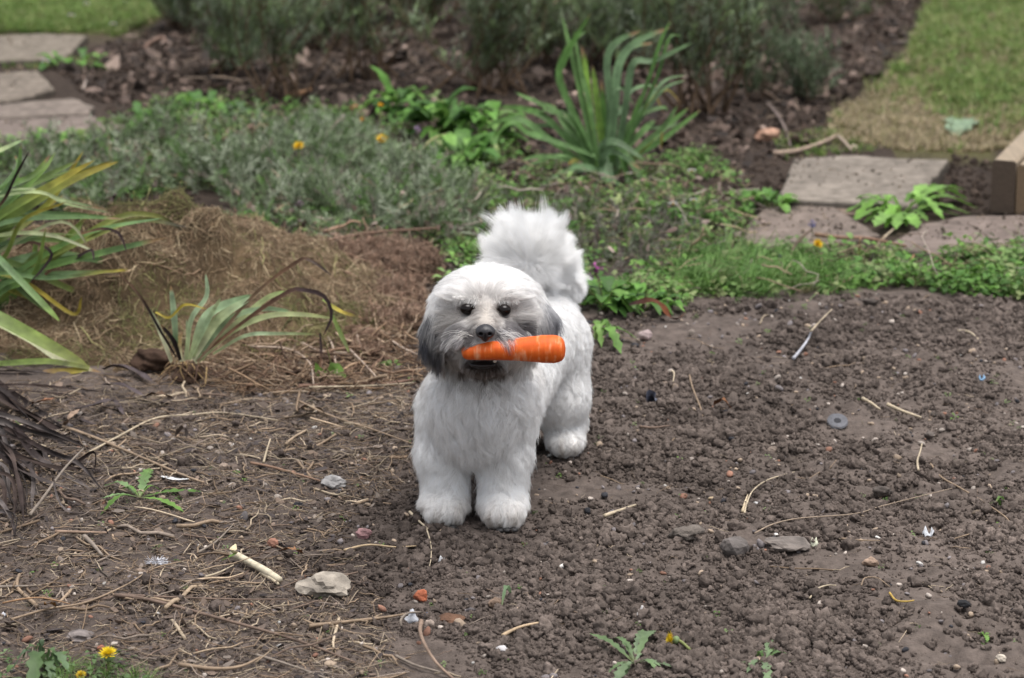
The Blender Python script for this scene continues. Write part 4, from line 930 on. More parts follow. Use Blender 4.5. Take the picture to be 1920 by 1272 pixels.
# ---- broad leaved plants: stems and leaves are parts
def leafy(name, label, cat, px, py, hw, hh, nl, size, pal, prof='oval', group=None, stem=True, teeth=0, droop=0.3, wd=0.55, dz=0.0):
    b = G(px, py); k = mpp(b); root = thing(name, label, cat, b, group)
    if stem:
        parts = []
        for i in range(max(2, nl//7)):
            e = b+np.array([rng.normal()*hw*0.45*k, rng.normal()*hw*0.25*k, hh*k*rng.uniform(0.5, 0.95)])
            v, f, t = tube([b, (b+e)/2+np.array([0, 0, 0.15*hh*k]), e], [0.0022, 0.0015, 0.001], 5, 7); parts.append((v, f, np.array([0.12, 0.15, 0.05])))
        v, f, c = join(parts); mk('stem', v, f, M['leaf'], root, c)
    for i in range(nl):
        a = rng.random()*6.283; rr = math.sqrt(rng.random()); hgt = hh*k*(0.25+0.75*rng.random())*(1-0.45*rr)
        p0 = b+np.array([math.cos(a)*rr*hw*k*0.8, math.sin(a)*rr*hw*k*0.6, max(0.004, hgt)]); L = size*k*(0.6+0.6*rng.random())
        a2 = a+rng.normal()*0.6; d = np.array([math.cos(a2), math.sin(a2), 0.25+0.35*rng.normal()])
        p1 = p0+d*L*0.5; p2 = p0+d*L+np.array([0, 0, -droop*L]); p1[2] += 0.08*L
        for q in (p0, p1, p2): q[2] = max(q[2], float(H(q[0], q[1]))+0.002+dz)
        v, f, t = ribbon([p0, p1, p2], L*wd, 8, 0.3, prof, teeth=teeth, curl=0.05)
        c = np.array(pal[rng.integers(len(pal))])*np.clip(1+0.15*rng.normal(), 0.7, 1.35)
        mk('leaf', v, f, M['leaf'], root, np.tile(c, (len(v), 1)))
    return root
LG = [(0.105, 0.24, 0.04), (0.085, 0.19, 0.035), (0.15, 0.29, 0.06), (0.06, 0.14, 0.03)]
BW = 'broad-leaved weeds along the bed edge'
leafy('broad_leaved_weed', 'bushy broad-leaved weed with pointed leaves, between the yellow flowers and the flag iris', 'weed', 830, 262, 66, 84, 46, 50, LG, 'heart', BW, wd=0.6)
leafy('broad_leaved_weed', 'broad-leaved weed with large pale leaves touching the sword-leaved iris', 'weed', 905, 268, 56, 80, 36, 52, LG+[(0.13, 0.22, 0.07)], 'heart', BW, wd=0.62)
leafy('broad_leaved_weed', 'small broad-leaved weed standing tallest under the shrubs beside the bushy one', 'weed', 755, 226, 44, 70, 26, 42, LG, 'heart', BW)
leafy('broad_leaved_weed', 'drooping broad-leaved weed in front of the bushy one, a long leaf hanging down', 'weed', 860, 318, 76, 52, 34, 48, LG, 'oval', BW)
leafy('broad_leaved_weed', 'low broad-leaved weed with lime leaves by the cracked stone slab', 'weed', 298, 240, 64, 36, 30, 34, LG, 'oval', BW)
leafy('broad_leaved_weed', 'low weed with one large upright leaf under the dark shrub stems', 'weed', 385, 222, 58, 40, 22, 42, LG, 'oval', BW)
leafy('broad_leaved_weed', 'blue-green leaved weed at the dark foot of the shrubs', 'weed', 455, 226, 48, 30, 16, 34, [(0.08, 0.13, 0.06), (0.07, 0.12, 0.05)], 'oval', BW)
leafy('broad_leaved_weed', 'flat weed with wide leaves spilling over the front of the cracked slab', 'weed', 75, 292, 90, 24, 34, 42, LG+[(0.13, 0.19, 0.05)], 'oval', BW)
leafy('broad_leaved_weed', 'weed leaves sprouting beside the white daisy at the slab corner', 'weed', 140, 128, 52, 18, 16, 34, LG, 'dand', BW)
leafy('broad_leaved_weed', 'thicket of oval weed leaves just behind the white dog, under the purple flower', 'weed', 1135, 588, 58, 66, 40, 46, LG+[(0.12, 0.2, 0.07)], 'oval', BW)
leafy('broad_leaved_weed', 'spreading low weed with rounded leaves next to the curled dark leaf', 'weed', 1205, 585, 66, 44, 38, 36, LG, 'heart', BW)
leafy('broad_leaved_weed', 'tiny weed with three pairs of bright leaves among the dead roots', 'weed', 735, 698, 16, 26, 9, 19, [(0.13, 0.25, 0.05), (0.10, 0.2, 0.04)], 'oval', BW)
leafy('broad_leaved_weed', 'dark clump of small leaves beside the white daisies', 'weed', 1300, 430, 60, 60, 40, 26, LG, 'oval', BW)
leafy('broad_leaved_weed', 'weed with shiny leaves hanging at the corner of the raised slab', 'weed', 1440, 400, 48, 44, 34, 34, LG, 'oval', BW)
leafy('broad_leaved_weed', 'weed leaves at the foot of the purple-flowered nettle stems', 'weed', 470, 430, 40, 40, 14, 26, LG, 'heart', BW)
# two round leaves on a stalk
b = G(625, 716); sd_ = thing('seedling', 'two rounded bright leaves on a thin stalk among the dead roots', 'seedling', b)
for p, w in (([(616, 706), (600, 700), (591, 680)], 18), ([(624, 708), (628, 690), (650, 712)], 24)):
    P = [PY(x, y, b[1]-0.005*i) for i, (x, y) in enumerate(p)]; v, f, t = ribbon(P, w*mpp(b), 8, 0.2, 'oval', (0.1, -0.8, 0.5)); mk('leaf', v, f, M['leaf'], sd_, np.tile((0.16, 0.28, 0.06), (len(v), 1)))
v, f, t = tube([b, PY(622, 690, b[1]), PY(612, 650, b[1]), PY(600, 622, b[1]-.01)], [0.0012, 0.0008], 4, 10); mk('stem', v, f, M['leaf'], sd_, (0.2, 0.2, 0.08))
# toothed rosettes
def rosette(name, label, px, py, leaves, pal, flat=0.012, group='dandelion plants', cat='dandelion plant', wd=0.28, lift=0.03, teeth=7):
    b = G(px, py); root = thing(name, label, cat, b, group)
    for (ex, ey) in leaves:
        e = G(ex, ey, flat*rng.random()); m_ = (b+e)/2+np.array([0, 0, lift*(0.5+rng.random())]); L = np.linalg.norm(e-b)
        v, f, t = ribbon([b+np.array([0, 0, 0.004]), m_, e], max(L*wd, 0.009), 15, 0.25, 'dand', teeth=teeth, curl=0.06)
        c = grad(t, (0, (0.20, 0.22, 0.10)), (0.25, pal[rng.integers(len(pal))]), (1, pal[rng.integers(len(pal))]))*np.clip(1+0.15*rng.normal(), .7, 1.3)
        mk('leaf', v, f, M['leaf'], root, c)
    return root
DP = [(0.13, 0.24, 0.05), (0.10, 0.2, 0.04), (0.16, 0.27, 0.07)]
rosette('dandelion_plant', 'dandelion leaf rosette growing in the joint in front of the raised grey slab', 1690, 408, [(1580, 400), (1610, 385), (1660, 428), (1620, 418), (1700, 380), (1770, 365), (1820, 402), (1770, 412), (1720, 428), (1595, 418), (1740, 395), (1660, 392), (1815, 375), (1575, 388), (1600, 410), (1640, 425), (1590, 398), (1650, 400), (1720, 385), (1760, 375), (1810, 355), (1835, 392), (1800, 405), (1740, 415), (1680, 430), (1625, 380), (1780, 398), (1700, 425)], [(0.15, 0.30, 0.05), (0.12, 0.25, 0.045), (0.19, 0.34, 0.08)], 0.03, lift=0.03, wd=0.2)
rosette('dandelion_plant', 'bright dandelion leaves lying on the soil by the hind paw of the dog', 1115, 645, [(1135, 612), (1195, 636), (1165, 664), (1128, 652), (1150, 640), (1172, 630)], DP, 0.015)
rosette('dandelion_plant', 'limp pulled dandelion leaves beside the tip of the dark withered heap', 262, 938, [(195, 912), (190, 935), (188, 966), (280, 878), (302, 920), (378, 922), (345, 960), (230, 918)], [(0.13, 0.24, 0.05), (0.17, 0.26, 0.11), (0.11, 0.21, 0.045)], 0.01, wd=0.2, lift=0.012)
rosette('dandelion_plant', 'wilted grey-green dandelion leaves and stalks around the fallen yellow flower', 1190, 1250, [(1105, 1188), (1150, 1195), (1205, 1180), (1228, 1182), (1240, 1250), (1262, 1252), (1140, 1262), (1170, 1270), (1240, 1268), (1165, 1205), (1210, 1230), (1150, 1290)], [(0.15, 0.21, 0.11), (0.19, 0.25, 0.15), (0.12, 0.18, 0.08)], 0.010, lift=0.010, wd=0.17)
rosette('dandelion_plant', 'wilted dandelion scraps with a snapped green stalk on crumbly soil', 1432, 1248, [(1450, 1190), (1462, 1195), (1500, 1248), (1420, 1232), (1400, 1262), (1460, 1225), (1375, 1250), (1440, 1285), (1480, 1228)], [(0.15, 0.21, 0.11), (0.095, 0.17, 0.05)], 0.010, lift=0.010, wd=0.17)
rosette('dandelion_plant', 'drooping grey-green weed leaves in the near corner by the flowering dandelion', 85, 1262, [(40, 1240), (65, 1238), (110, 1252), (20, 1262), (60, 1290), (100, 1280), (130, 1260), (75, 1232)], [(0.10, 0.15, 0.08), (0.08, 0.13, 0.05)], 0.02)
rosette('dandelion_plant', 'pale upturned leaf lying alone on the lawn near the timber beams', 1790, 262, [(1800, 222), (1825, 228), (1808, 234)], [(0.22, 0.30, 0.19)], 0.015, teeth=3, wd=0.4, lift=0.012)
rosette('dandelion_plant', 'cut leaf scrap lying beside the red brick fragment', 940, 1146, [(958, 1115)], [(0.15, 0.23, 0.12)], 0.012, teeth=4, wd=0.16)
rosette('dandelion_plant', 'single tiny green sprout on the open dug soil near the edge of the picture', 1845, 1198, [(1835, 1190), (1858, 1190), (1852, 1203), (1838, 1193)], DP, 0.006, wd=0.4, lift=0.006)
rosette('dandelion_plant', 'tiny green leaf at the foot of the pale bent stalk in the dug soil', 1868, 945, [(1852, 948), (1882, 938), (1875, 950)], [(0.08, 0.15, 0.035)], 0.006, wd=0.35, lift=0.006)

# ---- flowers
def dandelion(label, px, py, stalk_px=None, r=0.017, tilt=(0, 0), col=(0.78, 0.50, 0.012), g='dandelion flowers', dz=0.012):
    b = G(px, py+ (stalk_px or 0)); c = PY(px, py, b[1]) if stalk_px else b+np.array([0, 0, dz]); root = thing('dandelion_flower', label, 'dandelion', b, g); V = []
    for i in range(76):
        u = (i+0.5)/76; a = i*2.39996; ln = r*(0.35+0.65*math.sqrt(u)); el = math.radians(78-62*u); d = np.array([math.cos(a)*math.cos(el), math.sin(a)*math.cos(el), math.sin(el)]); s = np.array([-math.sin(a), math.cos(a), 0])*r*0.085
        V.append((np.array([c+d*ln*0.12, c+d*ln*0.6-s, c+d*ln, c+d*ln*0.6+s]), [(0, 1, 2, 3)], np.array(col)*(1-0.25*(1-u))))
    v, f, cc = join(V); R = np.array([[1, 0, 0], [0, math.cos(tilt[0]), -math.sin(tilt[0])], [0, math.sin(tilt[0]), math.cos(tilt[0])]]); R2 = np.array([[math.cos(tilt[1]), 0, math.sin(tilt[1])], [0, 1, 0], [-math.sin(tilt[1]), 0, math.cos(tilt[1])]])
    T = (R2@R).T; v = (v-c)@T+c; o = mk('petals', v, f, M['petal'], root, cc, False); o['kind'] = 'stuff'
    sv = ICO[2][0]*np.array([0.5, 0.5, 0.42])*r*0.8; sv = (sv-np.array([0, 0, r*0.28]))@T+c; mk('sepals', sv, ICO[2][1], M['leaf'], o, (0.22, 0.30, 0.14))
    e = b if stalk_px else G(px+rng.uniform(20, 40), py+rng.uniform(-4, 12), 0.003); v, f, t = tube([c-np.array([0, 0, r*0.4])@T, (c+e)/2+np.array([0, 0, 0.004]), e], [0.0021, 0.0017], 6, 8); mk('stalk', v, f, M['leaf'], root, (0.24, 0.27, 0.10))
dandelion('yellow dandelion flower standing over grey-green foliage, near the dark shrubs', 560, 276, 78, 0.016, (0.5, 0))
dandelion('yellow dandelion flower with a smaller bud, beside the broad-leaved weeds', 716, 263, 74, 0.0175, (0.5, 0.1))
dandelion('small deep yellow flower just above the larger dandelion', 680, 226, 60, 0.009, (0.4, 0), (0.75, 0.36, 0.012))
dandelion('small yellow flower at the edge of the bushy broad leaves', 713, 198, 58, 0.009, (0.4, 0.2), (0.75, 0.42, 0.012))
dandelion('yellow dandelion flower below the blue flower spike by the path slabs', 1532, 459, 34, 0.014, (0.6, 0.5))
dandelion('yellow dandelion flower growing in the grassy near corner', 203, 1229, 34, 0.0145, (0.25, 0), (0.78, 0.58, 0.02))
dandelion('fallen dandelion flower on its side showing white underside', 1262, 1216, None, 0.014, (0.2, -1.35), (0.76, 0.55, 0.02))
dandelion('wilted dandelion bud barely above the grassy near corner', 152, 1268, 12, 0.009, (0.3, 0), (0.6, 0.42, 0.03))
def daisy(label, px, py, st, r=0.010, yel=True, g='white daisies'):
    b = G(px, py+st); c = PY(px, py, b[1]); root = thing('daisy', label, 'daisy', b, g); V = []
    for i in range(16):
        a = i*6.283/16; d = np.array([math.cos(a), math.sin(a)*0.8-0.0, 0.25-0.5*math.sin(a)]); s = np.array([-math.sin(a), math.cos(a)*0.8, -0.5*math.cos(a)])*r*0.17
        V.append((np.array([c+d*r*0.2, c+d*r*0.7-s, c+d*r, c+d*r*0.7+s]), [(0, 1, 2, 3)], np.array([0.80, 0.79, 0.80])))
    v, f, cc = join(V); o = mk('petals', v, f, M['petal'], root, cc, False); o['kind'] = 'stuff'
    if yel: mk('flower_centre', ICO[1][0]*np.array([.32, .28, .2])*r+c+np.array([0, -0.001, 0.001]), ICO[1][1], M['petal'], root, (0.65, 0.42, 0.03))
    v, f, t = tube([c, b], [0.0009, 0.0009], 4, 4); mk('stalk', v, f, M['leaf'], root, (0.1, 0.16, 0.05))
for px, py, st, r, lab in ((1297, 321, 78, 0.0105, 'white daisy topmost in the leafy clump beside the flag iris'), (1300, 376, 60, 0.010, 'white daisy with broad petals lower in the leafy daisy clump'), (1262, 383, 58, 0.0115, 'white daisy showing its yellow centre at the foot of the flag iris'), (1340, 378, 56, 0.006, 'tiny half-open daisy beside the broad-petalled daisy'), (1180, 326, 60, 0.007, 'small white daisy against the base of the flag iris leaves'),
        (163, 8, 14, 0.012, 'lawn daisy nearest the frame top among the lawn daisies'), (134, 30, 14, 0.013, 'lawn daisy between the topmost daisy and the slab'), (212, 46, 16, 0.012, 'lawn daisy at the worn lawn corner near the shrubs'), (236, 4, 12, 0.008, 'faint small lawn daisy at the far lawn edge'), (86, 116, 14, 0.014, 'white daisy in the grass joint between two pale slabs')): daisy(lab, px, py, st, r)
# purple dead-nettle heads
def nettle(label, px, py, st, r=0.011, col=(0.22, 0.06, 0.20)):
    b = G(px, py+st); c = PY(px, py, b[1]); root = thing('purple_flower', label, 'flower', b, 'purple flower heads'); V = []
    for i in range(22):
        d = unit(rng.normal(size=3)); p = c+d*r*rng.uniform(0.4, 1); s = unit(rng.normal(size=3))*r*0.35; w = unit(np.cross(d, s))*r*0.25
        V.append((np.array([p-s, p+w, p+s, p-w]), [(0, 1, 2, 3)], np.array(col)*rng.uniform(0.5, 1.5)))
    v, f, cc = join(V); o = mk('petals', v, f, M['petal'], root, cc, False); o['kind'] = 'stuff'
    v, f, t = tube([c, b], [0.0012, 0.0012], 4, 4); mk('stalk', v, f, M['leaf'], root, (0.12, 0.12, 0.06))
nettle('magenta flower head just behind the back of the dog', 1118, 505, 34, 0.013, (0.26, 0.05, 0.20))
nettle('dull purple flower head below the magenta one, touching the tail', 1106, 517, 24, 0.009, (0.15, 0.05, 0.13))
nettle('lilac flower head among the broad-leaved weeds', 783, 242, 60, 0.012, (0.26, 0.17, 0.28))
nettle('brown-purple seed head over the grey-green foliage', 560, 382, 60, 0.010, (0.12, 0.08, 0.10))
nettle('blue-violet flower spike tip by the lower path slab', 1523, 420, 40, 0.009, (0.12, 0.12, 0.26))
nettle('pale violet flower resting on the clover beside the path', 1462, 484, 12, 0.009, (0.22, 0.2, 0.36))
nettle('dusky flower head on the heap edge of grey-green foliage', 672, 372, 60, 0.009, (0.10, 0.065, 0.08))

# ---- grey-green mat of foliage, clover and weeds: nobody could count these
def sprig_src(name, seed, nleaf, L, ll_, lw, bend=0.4, mat='ileaf', two=True):
    q = np.random.default_rng(seed); C = crom([[0, 0, 0], [bend*L*0.3, 0, L*0.55], [bend*L, 0.1*L*q.normal(), L*0.9]], 8); T = unit(np.gradient(C, axis=0)); parts = []
    v, f, t = tube(C, [0.0011, 0.0007], 3, 6); parts.append((v, f, np.zeros(3)))
    for i in range(nleaf):
        k = q.uniform(0.12, 0.99)*7; j = int(k); p = C[j]+(C[min(j+1, 7)]-C[j])*(k-j); a = q.random()*6.283
        d = unit(T[j]*q.uniform(0.5, 1.1)+0.8*np.array([math.cos(a), math.sin(a), 0.1])); s = unit(np.cross(d, [0.2, 0.1, 1]))*lw/2; l_ = ll_*q.uniform(0.6, 1.2)
        parts.append((np.array([p, p+d*l_*0.5-s, p+d*l_, p+d*l_*0.5+s]), [(0, 1, 2, 3)], np.zeros(3)))
    v, f, c = join(parts); return src_mesh(name, v, f, M[mat], False)
sprigs = [sprig_src('sprig', 200+i, 34, 0.085, 0.020, 0.0026, 0.5) for i in range(5)]
SILV = [(20, 310), (185, 292), (300, 268), (420, 250), (560, 252), (690, 292), (800, 350), (900, 370), (910, 470), (800, 470), (640, 480), (560, 455), (470, 430), (400, 355), (300, 360), (200, 400), (60, 400)]
P = sample_poly([SILV], 4200); n = len(P); bump_ = np.clip(vnoise(P[:, 0], P[:, 1], 0.22, 611)+0.6*vnoise(P[:, 0], P[:, 1], 0.08, 612)+0.12, 0, 1); P = P[rng.random(n) < 0.12+2.6*bump_]; n = len(P); P[:, 2] += 0.075*np.clip(vnoise(P[:, 0], P[:, 1], 0.22, 611)+0.6*vnoise(P[:, 0], P[:, 1], 0.08, 612)+0.12, 0, 1)*rng.random(n)
scatter('silver_foliage', P, np.column_stack([0.55*rng.normal(size=(n, 2)), rng.random(n)*6.28]), 0.45+0.75*rng.random(n), pick_cols([(0.19, 0.24, 0.14), (0.29, 0.325, 0.235), (0.12, 0.165, 0.08), (0.22, 0.185, 0.155), (0.10, 0.185, 0.05)], n, 0.2, [4, 3, 3, 1.2, 2]), sprigs)
P = sample_poly([[(930, 380), (1250, 380), (1300, 440), (1400, 470), (1240, 520), (1100, 520)]], 520); n = len(P)
scatter('silver_foliage', P, np.column_stack([0.7*rng.normal(size=(n, 2)), rng.random(n)*6.28]), 0.4+0.4*rng.random(n), pick_cols([(0.15, 0.17, 0.12), (0.10, 0.15, 0.05), (0.2, 0.17, 0.15)], n, 0.2), sprigs)
def cluster_src(name, seed, k, r, prof='oval', wd=0.8, h=0.014):
    q = np.random.default_rng(seed); parts = []
    for i in range(k):
        a = q.random()*6.283; rr = r*math.sqrt(q.random())*1.4; p = np.array([rr*math.cos(a), rr*math.sin(a), h*(0.3+q.random())]); a += q.normal()*0.5; L = r*q.uniform(0.7, 1.2)
        d = np.array([math.cos(a), math.sin(a), q.normal()*0.3]); v, f, t = ribbon([p, p+d*L*0.5+np.array([0, 0, 0.1*L]), p+d*L-np.array([0, 0, 0.15*L])], L*wd, 5, 0.3, prof); parts.append((v, f, np.zeros(3)))
    v, f, c = join(parts); return src_mesh(name, v, f, M['ileaf'])
clov = [cluster_src('clover', 300+i, 9, 0.009, 'oval', 0.85) for i in range(5)]
wide = [cluster_src('weed', 320+i, 7, 0.018, 'oval', 0.55, 0.022) for i in range(5)]
GP_ = [(0.10, 0.21, 0.04), (0.14, 0.265, 0.055), (0.065, 0.145, 0.03), (0.18, 0.28, 0.09), (0.2, 0.24, 0.10)]
def cover(name, polys, n, src, smin_=0.7, smax=1.3, pal=GP_, dens=None):
    P = sample_poly(polys, n); n = len(P)
    if dens is not None:
        m = rng.random(n) < np.clip(0.5+1.6*vnoise(P[:, 0], P[:, 1], dens, 401), 0.03, 1); P = P[m]; n = len(P)
    return scatter(name, P, np.column_stack([0.3*rng.normal(size=(n, 2)), rng.random(n)*6.28]), smin_+(smax-smin_)*rng.random(n), pick_cols(pal, n, 0.18), src)
fine = [tuft_src('fine_tuft', 400+i, 26, 0.085, 0.0022, 1.6, M['ileaf']) for i in range(4)]
ROW_R = [(1180, 575), (1190, 520), (1240, 470), (1330, 455), (1480, 470), (1600, 478), (1760, 480), (2280, 462), (2280, 570), (1880, 560), (1800, 545), (1700, 560), (1560, 565), (1400, 572)]
P = sample_poly([ROW_R], 90); n = len(P)
scatter('fine_grass', P, np.column_stack([0.4*rng.normal(size=(n, 2)), rng.random(n)*6.28]), 0.25+0.4*rng.random(n), pick_cols([(0.13, 0.22, 0.06), (0.2, 0.26, 0.11), (0.24, 0.21, 0.12)], n, 0.15), fine)
cover('clover_cover', [ROW_R], 1000, clov, 0.6, 1.8, dens=0.06)
straw_lay('dry_stalks', [ROW_R, SILV, [(930, 330), (1400, 330), (1450, 470), (1000, 520)]], 1500, 0.05, [(0.32, 0.25, 0.16), (0.22, 0.16, 0.11), (0.27, 0.23, 0.19), (0.12, 0.085, 0.065)], zr=0.06, tilt=0.3)
P = sample_poly([SILV, [(930, 330), (1400, 330), (1450, 470), (1000, 520)]], 900); n = len(P); P[:, 2] += 0.05*rng.random(n)
scatter('dead_leaf_bits', P, np.column_stack([0.8*rng.normal(size=(n, 2)), rng.random(n)*6.28]), np.clip(0.0055*np.exp(0.4*rng.normal(size=n)), 0.003, 0.010), pick_cols([(0.16, 0.11, 0.085), (0.09, 0.06, 0.05), (0.2, 0.155, 0.13)], n, 0.25), chip)
cover('clover_cover', [[(1560, 540), (1760, 480), (2280, 455), (2280, 575), (1800, 560)]], 850, clov, 0.9, 2.1, dens=0.09)
cover('weed_cover', [[(1190, 300), (1330, 290), (1400, 360), (1420, 440), (1300, 460), (1180, 400)]], 620, wide, 0.35, 1.0, dens=0.07)
cover('weed_cover', [[(680, 300), (960, 280), (1060, 330), (1200, 380), (1240, 460), (1100, 520), (900, 420), (760, 350)]], 800, wide, 0.4, 1.2, dens=0.07)
cover('weed_cover', [[(260, 190), (420, 180), (560, 205), (700, 200), (900, 190), (960, 260), (700, 262), (560, 248), (300, 262)]], 260, wide, 0.5, 1.2, dens=0.1)
cover('weed_cover', [SILV], 760, wide, 0.4, 1.1, dens=0.09)
cover('weed_cover', [[(160, 255), (260, 225), (420, 205), (560, 215), (700, 230), (690, 290), (420, 300), (150, 320)]], 620, wide, 0.5, 1.1, dens=0.12)
cover('weed_cover', [[(-400, 270), (180, 268), (240, 330), (160, 380), (-400, 440)]], 800, wide, 0.5, 1.2, dens=0.12)
cover('weed_cover', [[(830, 450), (1100, 480), (1110, 590), (850, 600)]], 260, wide, 0.5, 1.1)
cover('weed_cover', [[(1080, 540), (1280, 545), (1290, 600), (1110, 600)]], 130, wide, 0.5, 1.0)
cover('seedling_cover', [SOIL_AREA], 330, clov, 0.18, 0.42, [(0.12, 0.2, 0.05), (0.09, 0.16, 0.04), (0.16, 0.22, 0.09)])
cover('clover_cover', [[(-60, 1240), (120, 1225), (260, 1235), (300, 1310), (-60, 1330)]], 55, clov, 0.6, 1.3, [(0.10, 0.16, 0.06), (0.08, 0.13, 0.05), (0.14, 0.2, 0.09)])
# fine grass tufts
P = sample_poly([[(1250, 560), (1280, 505), (1400, 500), (1560, 520), (1600, 545), (1480, 568), (1330, 572)], [(1200, 540), (1290, 480), (1500, 490), (1650, 540), (1500, 565)]], 210); n = len(P)
scatter('fine_grass', P, np.column_stack([0.25*rng.normal(size=n), 0.35+0.4*rng.normal(size=n), 0.5*rng.normal(size=n)]), 0.3+0.55*rng.random(n), pick_cols([(0.11, 0.22, 0.045), (0.17, 0.29, 0.09), (0.085, 0.17, 0.04)], n, 0.18), fine)
P = sample_poly([[(100, 1262), (180, 1225), (250, 1240), (300, 1290), (120, 1310)]], 17); n = len(P)
scatter('fine_grass', P, np.column_stack([0.2*rng.normal(size=(n, 2)), rng.random(n)*6.28]), 0.22+0.25*rng.random(n), pick_cols([(0.10, 0.18, 0.04), (0.14, 0.22, 0.06)], n, 0.15), fine)
P = sample_poly([[(560, 290), (700, 240), (760, 340), (620, 420), (480, 400)], [(760, 300), (900, 330), (900, 440), (700, 440)]], 110); n = len(P)
scatter('fine_grass', P, np.column_stack([0.4*rng.normal(size=(n, 2)), rng.random(n)*6.28]), 0.5+0.4*rng.random(n), pick_cols([(0.13, 0.2, 0.08), (0.16, 0.22, 0.12)], n, 0.15), fine)

# ---- heap of dead grass
b = G(330, 600); hc0 = np.array([b[0]-0.01, b[1]+0.06])
hp_ = thing('grass_heap', 'low mound of brown and olive dead grass clippings behind the uprooted iris', 'grass heap', (hc0[0], hc0[1], 0))
def heapz(x, y):
    u = (x-hc0[0])/0.30; w = (y-hc0[1])/0.27
    a = 0.205*np.exp(-(np.abs(u-0.02)**2.3+np.abs(w)**2.3)*1.25)
    a = a+0.05*np.exp(-((x-hc0[0]+0.26)/0.17)**2-((y-hc0[1]+0.02)/0.2)**2)+0.035*np.exp(-((x-hc0[0]-0.27)/0.14)**2-((y-hc0[1])/0.16)**2)
    return H(x, y)-0.012+a*(1+0.6*vnoise(x, y, 0.09, 501))+0.05*vnoise(x, y, 0.045, 502)*np.clip(a/0.05, 0, 1)
gx2 = np.linspace(-0.62, 0.62, 110)+hc0[0]; gy2 = np.linspace(-0.5, 0.5, 90)+hc0[1]; A, B = np.meshgrid(gx2, gy2); a, c_ = A.ravel(), B.ravel(); z = heapz(a, c_)
ii = np.arange(len(a)).reshape(90, 110); F = np.stack([ii[:-1, :-1], ii[:-1, 1:], ii[1:, 1:], ii[1:, :-1]], -1).reshape(-1, 4)
zz = z[F].max(1); F = F[zz > H(a, c_)[F].max(1)-0.009]
used = np.unique(F); mp_ = -np.ones(len(a), int); mp_[used] = np.arange(len(used)); F = mp_[F]
hv = np.column_stack([a, c_, z])[used]
mound_o = mk('mound', hv, F, M['dry'], hp_, np.array([0.075, 0.052, 0.03])*(1+0.8*vnoise(hv[:, 0], hv[:, 1], 0.12, 503))[:, None])
n = 34000; q = np.column_stack([hc0[0]+rng.uniform(-0.5, 0.5, n), hc0[1]+rng.uniform(-0.42, 0.42, n)]); hz = heapz(q[:, 0], q[:, 1]); dens = np.clip((hz-H(q[:, 0], q[:, 1])+0.012)/0.03, 0, 1)
m = rng.random(n) < dens; q = q[m]; hz = hz[m]; n = len(q); gxz = (heapz(q[:, 0]+0.01, q[:, 1])-hz)/0.01; gyz = (heapz(q[:, 0], q[:, 1]+0.01)-hz)/0.01
P = np.column_stack([q, hz+0.002+0.004*rng.random(n)]); az = rng.random(n)*6.28; tl_ = np.arctan(gxz*np.cos(az)+gyz*np.sin(az))
olive = sstep(-0.12, 0.2, vnoise(q[:, 0], q[:, 1], 0.16, 504)+0.16*(hz < 0.10))
pc = pick_cols([(0.29, 0.21, 0.13), (0.23, 0.155, 0.10), (0.38, 0.30, 0.19), (0.14, 0.10, 0.065)], n, 0.2); po = pick_cols([(0.16, 0.155, 0.06), (0.11, 0.115, 0.042), (0.21, 0.19, 0.085)], n, 0.2)
c_m = rng.random(n) < olive*0.9; pc[c_m] = po[c_m]
thin = [straw_src('clipping', w, a_, 600+i, M['istraw']) for i, (w, a_) in enumerate([(0.05, 0.018), (0.10, 0.016), (0.02, 0.02), (0.16, 0.016), (0.2, 0.014)])]
scatter('clippings', P, np.column_stack([rng.random(n)*6.28, -tl_+0.32*rng.normal(size=n), az]), 0.019*np.exp(0.45*rng.normal(size=n)), pc, thin, parent=mound_o)
# ---- clods of matted brown roots
def turf(label, px, py, r, seed, flat=(1.1, 1.0, 0.8), col=(0.105, 0.068, 0.049)):
    b = G(px, py); root = thing('root_clod', label, 'root clod', b, 'clods of matted brown roots')
    v, f = crumb(seed); v = v*(1+0.3*noise3(v, 0.12, seed+9))[:, None]*np.array(flat)*r*1.1; v = v+b+np.array([0, 0, r*flat[2]*0.45]); clod_o = mk('clod', v, f, M['dry'], root, np.array(col)*(1+0.9*noise3(v, 0.02, seed))[:, None])
    k = int(2200*(r/0.05)**2); i = rng.integers(0, len(v), k); p = v[i]+0.0025*rng.normal(size=(k, 3))
    scatter('fibres', p, rng.random((k, 3))*6.28, 0.019*np.exp(0.4*rng.normal(size=k)), pick_cols([(0.27, 0.17, 0.12), (0.18, 0.115, 0.08), (0.36, 0.26, 0.19), (0.10, 0.065, 0.045)], k, 0.2), thin, parent=clod_o)
for a in (('broad clod of matted brown roots nearest the ear of the dog', 775, 520, 0.062, 701), ('clod of brown roots below the grey-green foliage, beyond the heap', 650, 505, 0.055, 702), ('shaggy brown clod in the gap between heap and dog', 745, 565, 0.050, 703), ('crumbled brown clod in front of the shaggy ones', 690, 620, 0.042, 704), ('brown root clod farthest back, against the foliage edge', 720, 490, 0.05, 705),
          ('small brown clod touching the tip of the withered iris blade', 640, 585, 0.036, 706), ('low brown clod under the dark ear tip of the dog', 770, 610, 0.040, 707), ('little clod of roots beside the bright tiny weed', 700, 672, 0.026, 708), ('brown root clod at the right foot of the grass heap', 575, 560, 0.040, 709)): turf(*a)

